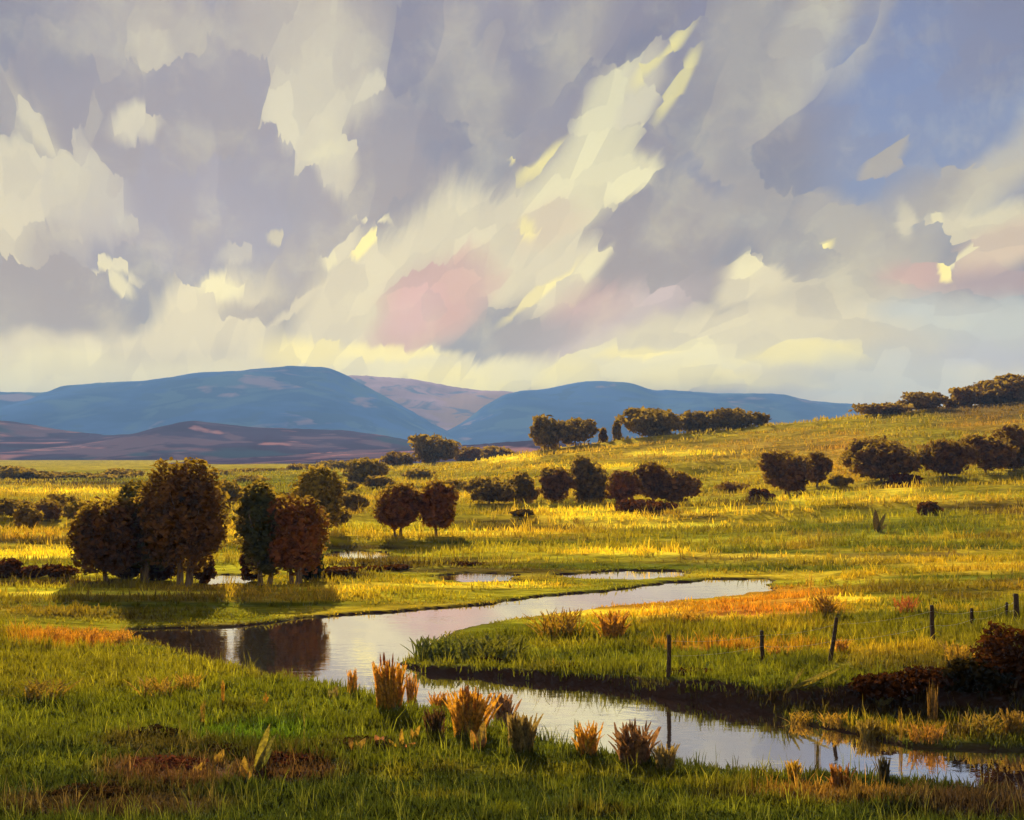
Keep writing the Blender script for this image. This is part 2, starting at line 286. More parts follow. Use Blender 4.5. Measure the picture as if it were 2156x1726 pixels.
def terrain(X, Y, wd=None):
    X = np.asarray(X, float); Y = np.asarray(Y, float)
    Yc = np.maximum(Y, 22.); s = X / Yc * F + CX
    h = table(s, Y)
    if wd is None:
        wd = np.full(X.shape, 99.); m = (Y > 18) & (Y < 110) & (np.abs(X) < 80)
        if m.any(): wd[m] = sdist(X[m], Y[m])
    near = sstep(110, 60, Y)
    h = h + near * 0.10 * swell(X, Y, 5.0, 0) + sstep(55, 120, Y) * sstep(900, 300, Y) * (1.25 * swell(X, Y, 17., 8, 6, 5.) + 0.5 * sstep(140, 220, Y) * swell(X, Y, 33., 16, 6, 2.2)) \
          + 0.05 * swell(X, Y, 1.7, 24, 6, 1.4) * near + 0.22 * swell(X, Y, 9.0, 30, 6, 2.5) * sstep(30, 24, Y)
    # reed shelf in front of the dark right bank
    fy = np.interp(s, FOOT[:, 0], (CAM_H * F / (FOOT[:, 1] - HZ)))
    shelf = sstep(1540, 1660, s) * (Y > 27.5) * (1 - sstep(0.0, 0.9, Y - fy + .45 * swell(X, Y, 2.6, 27, 6, 1.0) + .3 * swell(X, Y, 1.2, 6, 6, 1.0)))
    h = h * (1 - shelf) + 0.14 * shelf
    h = np.maximum(h, 0.12)
    far = sstep(38, 42, Y); h = h * (1 - far * (1 - sstep(0.8, 7.0, wd))) + .10 * far * (1 - sstep(0.8, 7.0, wd))   # low wet margin beyond the tongue
    wid = np.where(Y < 38, 1.1, 0.8)
    t = sstep(-0.5, 0.6, wd / wid)
    inw = wd < 1.2
    h = np.where(inw, -0.7 + (h + 0.7) * t, h)
    return h
def H1(x, y): return float(terrain(np.array([x]), np.array([y]))[0])
def spot(x, Y):
    X = (x - CX) / F * Y; return X, Y, H1(X, Y)
_YS = np.exp(np.linspace(math.log(18), math.log(420), 900))
def hit(x, y):
    # ground point met by the sight line
    X = (x - CX) / F * _YS; z = terrain(X, _YS); ray = CAM_H - (y - HZ) / F * _YS
    k = np.argmax(ray < np.maximum(z, -0.02)); Y = float(_YS[k]); return X[k], Y, float(z[k])

# meadow colours, some with sun and shade painted in: base bands and the patches of taller, drier or rustier grass
G_DEEP = (0.044, 0.060, 0.012); G_GREEN = (0.125, 0.142, 0.011); G_OLIVE = (0.195, 0.178, 0.012); G_GOLD = (0.43, 0.30, 0.020); G_YEL = (0.60, 0.43, 0.032)
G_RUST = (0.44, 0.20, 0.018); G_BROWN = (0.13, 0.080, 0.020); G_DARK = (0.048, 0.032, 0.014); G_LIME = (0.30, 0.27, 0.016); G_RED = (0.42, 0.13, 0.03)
G_OCHRE = (0.30, 0.185, 0.028)
PATCH = [ # x, y, rx, ry, colour, amount on the survey grid
 (150, 1340, 160, 26, G_RUST, .9), (420, 1250, 520, 14, G_YEL, .8), (120, 1245, 260, 12, G_LIME, .9), (500, 1285, 360, 18, G_LIME, .9), (300, 1300, 300, 10, G_OLIVE, .7), (600, 1262, 160, 9, G_GOLD, .6),
 (860, 1232, 300, 12, G_GOLD, .9), (980, 1250, 240, 12, G_OLIVE, .8), (1000, 1238, 120, 6, G_RUST, .7), (1240, 1230, 200, 10, G_BROWN, .35),
 (1450, 1275, 340, 26, G_RUST, .75), (1650, 1268, 160, 42, G_RUST, .95), (1550, 1255, 160, 16, G_GOLD, .7), (1730, 1290, 80, 22, G_RED, .6), (1520, 1285, 90, 8, G_RED, .6), (1250, 1300, 190, 24, G_GOLD, .8), (1100, 1330, 160, 60, G_GREEN, .8), (1010, 1360, 130, 30, G_GREEN, .7), (1300, 1350, 210, 34, G_OLIVE, .8),
 (1180, 1360, 90, 12, G_LIME, .7), (1400, 1385, 260, 26, G_GREEN, .8), (1480, 1362, 120, 8, G_RUST, .6), (1650, 1340, 140, 26, G_OLIVE, .7), (1850, 1330, 240, 44, G_OLIVE, .85), (1870, 1370, 160, 14, G_GOLD, .7), (1620, 1370, 70, 10, G_GOLD, .7), (1900, 1395, 170, 26, G_BROWN, .5),
 (1900, 1120, 300, 34, G_GREEN, .75), (1750, 1165, 300, 20, G_GREEN, .6), (2050, 1190, 170, 22, G_GOLD, .8), (2000, 1240, 300, 10, G_RUST, .5), (1950, 1275, 260, 24, G_OLIVE, .9), (1700, 1195, 360, 16, G_GREEN, .5), (1500, 1120, 300, 24, G_GOLD, .8), (1640, 1150, 160, 12, G_RUST, .3), (2080, 1065, 160, 14, G_BROWN, .7), (1950, 1050, 240, 16, G_GOLD, .6), (1900, 1050, 160, 9, G_YEL, .5), (2040, 1090, 140, 16, G_OLIVE, .7),
 (1350, 1140, 340, 28, G_OLIVE, .5), (1200, 1170, 420, 16, G_LIME, .6), (1000, 1150, 280, 14, G_LIME, .6), (1350, 1100, 260, 12, G_YEL, .8), (900, 1105, 240, 10, G_YEL, .6), (960, 1190, 340, 10, G_BROWN, .6), (820, 1150, 180, 8, G_BROWN, .35), (1280, 1195, 240, 10, G_GREEN, .7), (1120, 1095, 240, 7, G_BROWN, .55),
 (1500, 950, 520, 24, G_OCHRE, .55), (1700, 930, 200, 30, G_OCHRE, .5), (2080, 895, 120, 20, (.32, .15, .03), .45), (2080, 862, 170, 22, (.12, .07, .025), .8), (1300, 950, 200, 12, G_GOLD, .8), (1780, 965, 60, 60, (.36, .20, .025), .6), (1050, 965, 120, 10, G_YEL, .5),
 (150, 1035, 230, 9, G_GOLD, .8), (260, 1028, 110, 6, G_RUST, .7), (100, 1000, 300, 12, G_OLIVE, .8), (100, 1115, 260, 14, G_GOLD, .7), (60, 1135, 160, 9, G_RUST, .4), (80, 1165, 160, 10, G_YEL, .8), (600, 1000, 300, 16, G_OLIVE, .7), (560, 1120, 160, 40, G_GOLD, .6), (740, 1075, 120, 10, G_RUST, .4), (760, 1045, 90, 30, G_GOLD, .6),
 # near left meadow
 (250, 1400, 420, 34, G_OLIVE, .75), (200, 1450, 260, 26, G_OLIVE, .8), (420, 1430, 120, 26, G_LIME, .35), (600, 1450, 160, 22, G_GREEN, .6), (330, 1470, 300, 20, G_GREEN, .7), (560, 1540, 160, 22, (0.07, 0.13, 0.010), .9), (820, 1540, 200, 24, G_GREEN, .7), (350, 1625, 170, 42, (0.115, 0.050, 0.034), .8), (600, 1618, 160, 28, (0.09, 0.038, 0.024), .8), (330, 1565, 150, 16, (.07, .045, .02), .7), (240, 1695, 300, 34, (.06, .036, .022), .85), (480, 1600, 220, 34, G_DARK, .4), (760, 1572, 220, 14, G_DARK, .4),
 (1200, 1625, 260, 22, G_OLIVE, .5), (900, 1600, 220, 20, G_GREEN, .6), (1750, 1665, 200, 16, (0.24, 0.13, 0.03), .9), (1500, 1650, 200, 14, G_OLIVE, .5), (1880, 1680, 260, 16, (0.15, 0.085, 0.03), .7), (2080, 1690, 200, 40, (0.05, 0.032, 0.026), .95), (1560, 1700, 260, 20, G_GREEN, .6),
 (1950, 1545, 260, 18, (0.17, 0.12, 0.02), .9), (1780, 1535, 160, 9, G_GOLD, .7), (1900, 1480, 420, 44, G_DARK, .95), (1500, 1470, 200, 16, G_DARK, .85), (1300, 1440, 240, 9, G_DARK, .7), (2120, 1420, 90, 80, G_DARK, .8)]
_pr = random.Random(21); STROKES = []
for _k in range(190):     # streaks of drier, greener and rougher grass lying across the meadow
    y = 985 + 345 * _pr.random() ** 1.2; STROKES.append((_pr.uniform(-60, 2220), y, _pr.uniform(50, 190) * (y - 880) / 260, _pr.uniform(2.5, 7.5) * (y - 880) / 260, _pr.choice([G_YEL, G_GOLD, G_GOLD, G_OLIVE, G_OLIVE, G_BROWN, G_LIME, (.075, .060, .010), (.085, .05, .012), (.12, .11, .010)]), _pr.uniform(.5, .95)))
for _k in range(46):      # broad bands where the slope is wetter and greener, or browner
    y = 990 + 330 * _pr.random(); STROKES.append((_pr.uniform(-60, 2220), y, _pr.uniform(180, 420), _pr.uniform(5, 13) * (y - 850) / 260, _pr.choice([(.13, .135, .010), (.16, .165, .011), (.15, .11, .014), (.10, .085, .012), G_LIME, G_GOLD]), _pr.uniform(.5, .85)))
for _k in range(110):
    STROKES.append((_pr.uniform(-60, 2220), _pr.uniform(1335, 1730), _pr.uniform(40, 130), _pr.uniform(6, 17), _pr.choice([G_GREEN, G_OLIVE, G_DEEP, G_DEEP, (.05, .04, .012), (.09, .10, .012), (.13, .10, .015)]), _pr.uniform(.4, .8)))
PATCH = STROKES[236:] + PATCH + [(q[0], q[1], q[2], q[3] * 1.25, q[4], q[5] * .9) for q in STROKES[:236]]
_DK = (.070, .048, .012); _DG = (.095, .105, .010); _HI = (.72, .50, .035)  # dark bands and gold highlights painted as meadow shade and sun; greens are local
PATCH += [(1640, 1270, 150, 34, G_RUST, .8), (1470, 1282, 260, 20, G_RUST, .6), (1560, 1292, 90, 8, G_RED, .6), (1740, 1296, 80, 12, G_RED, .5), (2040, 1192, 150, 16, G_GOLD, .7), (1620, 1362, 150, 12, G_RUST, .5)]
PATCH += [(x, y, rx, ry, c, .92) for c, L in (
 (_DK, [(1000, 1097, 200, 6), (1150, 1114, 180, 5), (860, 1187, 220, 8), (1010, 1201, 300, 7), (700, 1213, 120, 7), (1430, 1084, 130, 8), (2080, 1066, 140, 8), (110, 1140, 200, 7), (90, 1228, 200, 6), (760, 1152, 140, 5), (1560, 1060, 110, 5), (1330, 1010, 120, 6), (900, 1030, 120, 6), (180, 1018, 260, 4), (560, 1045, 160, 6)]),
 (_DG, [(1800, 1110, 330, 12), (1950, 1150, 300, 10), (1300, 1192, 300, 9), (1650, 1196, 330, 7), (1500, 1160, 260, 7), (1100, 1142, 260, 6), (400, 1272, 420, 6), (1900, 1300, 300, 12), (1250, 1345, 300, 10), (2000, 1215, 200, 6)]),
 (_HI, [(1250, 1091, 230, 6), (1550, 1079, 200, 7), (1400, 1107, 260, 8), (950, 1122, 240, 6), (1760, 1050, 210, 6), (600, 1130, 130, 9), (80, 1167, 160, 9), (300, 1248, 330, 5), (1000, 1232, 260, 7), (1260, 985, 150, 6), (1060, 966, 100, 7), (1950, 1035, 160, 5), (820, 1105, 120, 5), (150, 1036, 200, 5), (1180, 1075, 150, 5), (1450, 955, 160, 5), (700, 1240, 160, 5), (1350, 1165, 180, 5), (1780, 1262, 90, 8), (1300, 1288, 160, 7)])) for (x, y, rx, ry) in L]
def tint(X, Y, Z):
    X = np.asarray(X, float); Yc = np.maximum(Y, 18.)
    s = X / Yc * F + CX; v = HZ + (CAM_H - Z) / Yc * F
    n1 = swell(X, Y, 7., 3, 6, 2.) * 0.5 + 0.5; n2 = swell(X, Y, 2.6, 11, 6, 2.2) * 0.5 + 0.5
    sc = np.clip(Yc / 60., .6, 6.)
    n3 = swell(X / sc, Y / sc, 3.4, 19, 6, 3.) * 0.5 + 0.5
    c = np.empty(X.shape + (3,))
    gd, gg, go, gl = map(np.array, (G_DEEP, G_GREEN, G_OLIVE, G_GOLD))
    a = sstep(1660, 1480, v)[..., None]; b = sstep(1460, 1330, v)[..., None]; d = sstep(1330, 1130, v)[..., None]  # green deepens towards the viewer, foreground shade painted into the tint
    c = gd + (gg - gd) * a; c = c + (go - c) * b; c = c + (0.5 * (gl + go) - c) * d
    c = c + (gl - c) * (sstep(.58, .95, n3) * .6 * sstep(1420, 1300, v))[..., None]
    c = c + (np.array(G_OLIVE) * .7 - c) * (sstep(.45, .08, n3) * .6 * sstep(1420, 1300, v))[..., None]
    js, jv = 26 * (n1 - .5) + 30 * (n2 - .5), 9 * (n2 - .5) + 6 * (n1 - .5)
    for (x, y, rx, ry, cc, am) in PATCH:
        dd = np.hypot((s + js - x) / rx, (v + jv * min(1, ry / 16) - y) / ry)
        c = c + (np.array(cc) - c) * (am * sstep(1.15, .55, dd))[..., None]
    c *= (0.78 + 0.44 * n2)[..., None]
    c *= (1 + .18 * sstep(1330, 1230, v))[..., None]  # sunlight on the far meadow strengthened in the colour itself
    return np.clip(c, .004, .7)

# ------------------------------------------------------------------ mesh helpers
def tag(o, label=None, cat=None, group=None, kind=None):
    for k, v in (('label', label), ('category', cat), ('group', group), ('kind', kind)):
        if v: o[k] = v
    return o
def mesh_np(name, V, quads=None, tris=None, colors=None, smooth=False):
    me = bpy.data.meshes.new(name); V = np.asarray(V, np.float32)
    nq = 0 if quads is None else len(quads); nt = 0 if tris is None else len(tris)
    me.vertices.add(len(V)); me.vertices.foreach_set('co', V.ravel())
    idx = np.concatenate([np.asarray(a, np.int32).ravel() for a in (quads, tris) if a is not None and len(a)])
    me.loops.add(len(idx)); me.loops.foreach_set('vertex_index', idx)
    st = np.concatenate([np.arange(nq) * 4, nq * 4 + np.arange(nt) * 3]).astype(np.int32)
    me.polygons.add(nq + nt); me.polygons.foreach_set('loop_start', st)
    if colors is not None:
        at = me.color_attributes.new('tint', 'FLOAT_COLOR', 'POINT')
        cc = np.ones((len(V), 4), np.float32); cc[:, :3] = colors; at.data.foreach_set('color', cc.ravel())
    me.update(calc_edges=True); me.validate()
    if smooth: me.polygons.foreach_set('use_smooth', np.ones(nq + nt, bool))
    return me
def link(name, me, mat, parent=None):
    o = bpy.data.objects.new(name, me); col.objects.link(o)
    if mat is not None and me is not None and not me.materials: me.materials.append(mat)
    if parent is not None: o.parent = parent
    return o
def empty(name, loc, rz=0, sc=(1, 1, 1)):
    o = bpy.data.objects.new(name, None); col.objects.link(o); o.location = loc; o.rotation_euler = (0, 0, rz); o.scale = sc
    o.empty_display_size = .2; return o

# ------------------------------------------------------------------ materials
def new_mat(name):
    m = bpy.data.materials.new(name); m.use_nodes = True; t = NT(m.node_tree); t.n.clear(); return m, t
def finish(t, sh, disp=None):
    o = t.add('ShaderNodeOutputMaterial'); t.l.new(sh, o.inputs[0])
def leafy(name, base, attr=None, objcol=False, trans=0.45, tcol=(1.3, 1.1, .45), nscale=6.0, var=.5, spec=.15, fixed=False):
    m, t = new_mat(name)
    if attr:
        a = t.add('ShaderNodeAttribute', attribute_name=attr); c = a.outputs['Color']
    elif objcol:
        c = t.add('ShaderNodeObjectInfo').outputs['Color']
    else:
        c = t.add('ShaderNodeRGB'); c.outputs[0].default_value = (*base, 1); c = c.outputs[0]
    pos = t.add('ShaderNodeNewGeometry').outputs['Position']
    n = t.noise(pos, nscale, 2, .6)
    k = t.ramp(n, .25, .75, 1 - var, 1 + var)
    cv = t.vmath('SCALE', c, sc=k)
    d = t.add('ShaderNodeBsdfDiffuse'); t.l.new(cv, d.inputs[0])
    tr = t.add('ShaderNodeBsdfTranslucent'); tv = t.vmath('SCALE', tcol, sc=k) if fixed else t.vmath('MULTIPLY', cv, tcol); t.l.new(tv, tr.inputs[0])
    mx = t.add('ShaderNodeMixShader'); mx.inputs[0].default_value = trans
    t.l.new(d.outputs[0], mx.inputs[1]); t.l.new(tr.outputs[0], mx.inputs[2])
    sh = mx.outputs[0]
    if spec:
        g = t.add('ShaderNodeBsdfGlossy'); g.inputs['Roughness'].default_value = .5; g.inputs[0].default_value = (.8, .8, .7, 1)
        m2 = t.add('ShaderNodeMixShader'); m2.inputs[0].default_value = spec * .2
        t.l.new(sh, m2.inputs[1]); t.l.new(g.outputs[0], m2.inputs[2]); sh = m2.outputs[0]
    finish(t, sh); return m
M = {}
M['grass'] = leafy('meadow grass', None, attr='tint', trans=.42, tcol=(1.45, 1.25, .5), nscale=2.5, var=.35, spec=.1)
M['leaf'] = leafy('tree leaves', None, objcol=True, trans=.17, tcol=(1.0, .62, .05), nscale=1.6, var=.5, spec=.0, fixed=True)
M['weed'] = leafy('weed leaves', None, objcol=True, trans=.3, tcol=(1.4, 1.1, .6), nscale=3., var=.5, spec=.0)
M['reed'] = leafy('dry reed blades', None, objcol=True, trans=.4, tcol=(1.5, 1.1, .5), nscale=11., var=.6, spec=.2)
def ground_mat():
    m, t = new_mat('meadow ground')
    a = t.add('ShaderNodeAttribute', attribute_name='tint').outputs['Color']
    geo = t.add('ShaderNodeNewGeometry'); pos = geo.outputs['Position']
    sq = t.vmath('MULTIPLY', pos, (0.45, 1.0, 1.0))
    n = t.noise(sq, .55, 5, .62); n2 = t.noise(sq, 3.2, 3, .6); n3 = t.noise(t.vmath('MULTIPLY', pos, (.25, 1., 1.)), .09, 4, .6)
    k = t.math('MULTIPLY', t.ramp(n, .28, .72, .62, 1.4), t.math('MULTIPLY', t.ramp(n2, .25, .75, .72, 1.25), t.ramp(n3, .3, .7, .72, 1.28)))
    c = t.vmath('SCALE', a, sc=k)
    # bare earth on steep banks
    nz = t.add('ShaderNodeSeparateXYZ'); t.l.new(geo.outputs['True Normal'], nz.inputs[0])
    c = t.mix(t.ramp(nz.outputs[2], .90, .70), c, (0.055, 0.033, 0.024))
    b = t.add('ShaderNodeBsdfPrincipled'); t.l.new(c, b.inputs['Base Color']); b.inputs['Roughness'].default_value = 1.0; b.inputs['Specular IOR Level'].default_value = .0
    bp = t.add('ShaderNodeBump'); bp.inputs['Strength'].default_value = .9; bp.inputs['Distance'].default_value = .35
    hh = t.math('ADD', t.math('MULTIPLY', n, 1.2), t.math('MULTIPLY', n2, .35)); t.l.new(hh, bp.inputs['Height']); t.l.new(bp.outputs[0], b.inputs['Normal'])
    finish(t, b.outputs[0]); return m
M['ground'] = ground_mat()
def water_mat():
    m, t = new_mat('river water')
    pos = t.add('ShaderNodeNewGeometry').outputs['Position']
    n = t.noise(t.vmath('MULTIPLY', pos, (.7, 1.6, 1)), 1.3, 3, .55); n2 = t.noise(t.vmath('MULTIPLY', pos, (.35, 1.2, 1)), .25, 2, .5)
    gl = t.add('ShaderNodeBsdfGlossy'); gl.inputs[0].default_value = (1.0, .96, .87, 1); gl.inputs['Roughness'].default_value = .035
    df = t.add('ShaderNodeBsdfDiffuse'); df.inputs[0].default_value = (.085, .055, .055, 1)
    bp = t.add('ShaderNodeBump'); bp.inputs['Distance'].default_value = .05; t.l.new(t.ramp(n2, .35, .65, .02, .20), bp.inputs['Strength'])
    t.l.new(n, bp.inputs['Height']); t.l.new(bp.outputs[0], gl.inputs['Normal'])
    fr = t.add('ShaderNodeLayerWeight'); fr.inputs[0].default_value = .5
    mx = t.add('ShaderNodeMixShader'); t.l.new(t.ramp(fr.outputs['Facing'],  .2, .75, .3, .93), mx.inputs[0]); t.l.new(df.outputs[0], mx.inputs[1]); t.l.new(gl.outputs[0], mx.inputs[2])
    finish(t, mx.outputs[0]); return m
M['water'] = water_mat()
def bark_mat(name, c0, c1):
    m, t = new_mat(name); pos = t.add('ShaderNodeTexCoord').outputs['Object']
    n = t.noise(t.vmath('MULTIPLY', pos, (9, 9, 1.6)), 6, 4, .6)
    b = t.add('ShaderNodeBsdfPrincipled'); t.l.new(t.mix(t.ramp(n, .35, .65), c0, c1), b.inputs['Base Color']); b.inputs['Roughness'].default_value = .9; b.inputs['Specular IOR Level'].default_value = .15
    bp = t.add('ShaderNodeBump'); bp.inputs['Strength'].default_value = .7; bp.inputs['Distance'].default_value = .03; t.l.new(n, bp.inputs['Height']); t.l.new(bp.outputs[0], b.inputs['Normal'])
    finish(t, b.outputs[0]); return m
M['bark'] = bark_mat('pale bark', (.13, .085, .055), (.40, .30, .19))
M['post'] = bark_mat('weathered post', (.035, .022, .015), (.11, .07, .045))
def plain(name, c, rough=.6, metal=0.0):
    m, t = new_mat(name); pos = t.add('ShaderNodeTexCoord').outputs['Object']; n = t.noise(pos, 12, 3)
    b = t.add('ShaderNodeBsdfPrincipled'); t.l.new(t.mix(t.ramp(n, .3, .7), tuple(v * .7 for v in c), tuple(v * 1.2 for v in c)), b.inputs['Base Color']); b.inputs['Roughness'].default_value = rough; b.inputs['Metallic'].default_value = metal
    finish(t, b.outputs[0]); return m
M['wire'] = plain('galvanised wire', (.45, .43, .38), .4, .7)
def hill_mat(name, base, patches, sc, bump=1.0):
    m, t = new_mat(name); pos = t.add('ShaderNodeNewGeometry').outputs['Position']
    q = t.vmath('MULTIPLY', pos, (1.0, .8, 2.2)); c = t.mix(t.ramp(t.noise(q, sc * .9, 4, .6), .35, .65), base, tuple(v * 1.5 for v in base))
    for i, (pc, lo, hi, s2) in enumerate(patches):
        n = t.noise(t.vmath('ADD', q, (371. * (i + 1), 90. * i, 0)), sc * s2, 3, .55, .6); c = t.mix(t.ramp(n, lo, hi), c, pc)
    b = t.add('ShaderNodeBsdfPrincipled'); t.l.new(c, b.inputs['Base Color']); b.inputs['Roughness'].default_value = 1; b.inputs['Specular IOR Level'].default_value = .0
    finish(t, b.outputs[0]); return m
M['blue'] = hill_mat('haze tinted mountain', (.052, .105, .240), [((.10, .175, .28), .50, .60, 1.0), ((.28, .23, .32), .60, .68, 1.4), ((.07, .13, .26), .55, .62, 2.4)], .0040)  # blue of distance painted into the base colour, on top of the haze volume
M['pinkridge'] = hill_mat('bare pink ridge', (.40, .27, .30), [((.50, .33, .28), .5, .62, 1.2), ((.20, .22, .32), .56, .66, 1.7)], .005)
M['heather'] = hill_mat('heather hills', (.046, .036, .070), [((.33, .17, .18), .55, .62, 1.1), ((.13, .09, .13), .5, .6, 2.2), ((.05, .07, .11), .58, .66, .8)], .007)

# ------------------------------------------------------------------ ground sheet (fan grid, finer near the river)
AZ = np.concatenate([np.linspace(-82, -33, 26)[:-1], np.linspace(-33, 33, 560), np.linspace(33, 82, 26)[1:]])
OY = -40.
RR = np.concatenate([np.linspace(4, 58, 40)[:-1], np.linspace(58, 112, 250)[:-1], 112 + (np.exp(np.linspace(0, math.log(25), 120)) - 1) / 24 * 330, np.exp(np.linspace(math.log(480), math.log(4600), 36))])
A2, R2 = np.meshgrid(np.radians(AZ), RR, indexing='ij')
GXX = R2 * np.sin(A2); GYY = OY + R2 * np.cos(A2)
GZZ = terrain(GXX, GYY)
nA, nR = A2.shape
ii = np.arange(nA * nR).reshape(nA, nR)
Q = np.stack([ii[:-1, :-1], ii[1:, :-1], ii[1:, 1:], ii[:-1, 1:]], -1).reshape(-1, 4)[:, ::-1]
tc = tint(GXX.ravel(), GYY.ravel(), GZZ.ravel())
wd_ = np.full(GXX.size, 99.); mm = (GYY.ravel() > 18) & (GYY.ravel() < 110) & (np.abs(GXX.ravel()) < 80)
wd_[mm] = sdist(GXX.ravel()[mm], GYY.ravel()[mm])
mud = (sstep(.9, .1, wd_) * (1 - .55 * sstep(45, 60, GYY.ravel())))[:, None]; tc = tc * (1 - mud) + np.array((.045, .030, .024)) * mud
g = link('ground', mesh_np('ground', np.stack([GXX.ravel(), GYY.ravel(), GZZ.ravel()], 1), quads=Q, colors=tc, smooth=True), M['ground'])
tag(g, kind='structure')
# water level sheet
wx = np.linspace(-70, 75, 60); wy = np.linspace(17, 100, 50)
WX, WY = np.meshgrid(wx, wy, indexing='ij'); iw = np.arange(WX.size).reshape(WX.shape)
wq = np.stack([iw[:-1, :-1], iw[1:, :-1], iw[1:, 1:], iw[:-1, 1:]], -1).reshape(-1, 4)
tag(link('river', mesh_np('river', np.stack([WX.ravel(), WY.ravel(), 0 * WX.ravel()], 1), quads=wq, smooth=True), M['water']), kind='structure')

# ------------------------------------------------------------------ mountains and far hills
def range_mesh(name, sky, Y, depth, mat, spur, seed, nx=220, ny=40, back=.6):
    sx = np.array([p[0] for p in sky], float); sy = np.array([p[1] for p in sky], float)
    xs = np.linspace(sx[0], sx[-1], nx); top = np.interp(xs, sx, sy); top = blur(top[:, None], 3, 0)[:, 0]
    r = np.random.default_rng(seed); top = top - np.abs(np.convolve(r.normal(0, 1.2, nx), np.ones(3) / 3, 'same'))
    zt = CAM_H + (HZ - top) / F * Y; X0 = (xs - CX) / F * Y
    t = np.linspace(-1, back, ny); V = np.zeros((nx, ny, 3))
    for j, tj in enumerate(t):
        prof = (1 - abs(tj) ** 1.25) if tj < 0 else 1 - (tj / back) ** 1.5
        ph = X0 / spur
        sp_ = sum(np.sin(ph * (1 + .63 * k) + _ph[k, 1] + tj * (1.4 + .5 * k) * (1 if k % 2 else -1)) / (k + 1) for k in range(4))
        am = (1 - abs(tj)) * min(1, abs(tj) * 3.0)
        z = zt * prof * (1 + .24 * sp_ * am) - 3 * (abs(tj) > .97)
        V[:, j, 0] = X0 * (1 + tj * .02); V[:, j, 1] = Y + depth * tj + 0.10 * depth * sp_ * am; V[:, j, 2] = z
    i2 = np.arange(nx * ny).reshape(nx, ny)
    q = np.stack([i2[:-1, :-1], i2[1:, :-1], i2[1:, 1:], i2[:-1, 1:]], -1).reshape(-1, 4)
    return tag(link(name, mesh_np(name, V.reshape(-1, 3), quads=q, smooth=True), mat), kind='structure')
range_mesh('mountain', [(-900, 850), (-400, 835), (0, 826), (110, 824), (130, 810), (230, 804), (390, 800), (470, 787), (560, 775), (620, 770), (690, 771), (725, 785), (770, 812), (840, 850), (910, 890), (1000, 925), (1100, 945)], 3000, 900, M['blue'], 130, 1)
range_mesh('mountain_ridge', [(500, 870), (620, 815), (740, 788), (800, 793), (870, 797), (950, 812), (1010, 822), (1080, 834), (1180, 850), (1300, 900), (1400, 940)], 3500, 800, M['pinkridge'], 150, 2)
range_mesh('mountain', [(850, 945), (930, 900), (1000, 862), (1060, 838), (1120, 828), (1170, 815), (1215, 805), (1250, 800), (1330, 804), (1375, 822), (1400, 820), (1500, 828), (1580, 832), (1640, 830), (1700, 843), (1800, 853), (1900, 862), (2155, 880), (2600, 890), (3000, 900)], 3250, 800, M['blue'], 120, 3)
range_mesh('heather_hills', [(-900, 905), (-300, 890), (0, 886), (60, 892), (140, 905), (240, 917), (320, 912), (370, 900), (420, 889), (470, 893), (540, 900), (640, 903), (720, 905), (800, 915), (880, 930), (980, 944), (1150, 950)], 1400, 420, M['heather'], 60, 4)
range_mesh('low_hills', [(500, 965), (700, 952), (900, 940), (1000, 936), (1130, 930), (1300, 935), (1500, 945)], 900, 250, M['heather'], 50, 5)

# ------------------------------------------------------------------ trees
def leaf_cloud(r, centers, rads, n, size, shell=.35, up=.15):
    centers = np.array(centers, float); rads = np.array(rads, float)
    w = (rads[:, 0] * rads[:, 2]); w /= w.sum()
    k = r.choice(len(centers), n, p=w)
    d = r.normal(size=(n, 3)); d /= np.linalg.norm(d, axis=1, keepdims=True)
    rad = 1 - np.abs(r.normal(0, shell, n)); rad = np.clip(rad + r.normal(0, .05, n), .0, 1.14)
    p = centers[k] + d * rad[:, None] * rads[k]
    nrm = d * .8 + r.normal(0, .7, (n, 3)); nrm /= np.linalg.norm(nrm, axis=1, keepdims=True)
    t1 = np.cross(nrm, r.normal(size=(n, 3))); t1 /= np.linalg.norm(t1, axis=1, keepdims=True); t2 = np.cross(nrm, t1)
    a = size * r.uniform(.55, 1.5, n)[:, None]; b = a * r.uniform(.45, .8, n)[:, None]
    fold = nrm * a * .25
    V = np.stack([p - t1 * a, p - t2 * b + fold, p + t1 * a, p + t2 * b + fold], 1).reshape(-1, 3)
    q = np.arange(4 * n).reshape(n, 4); tr = np.concatenate([q[:, [0, 1, 2]], q[:, [0, 2, 3]]])
    return V, tr
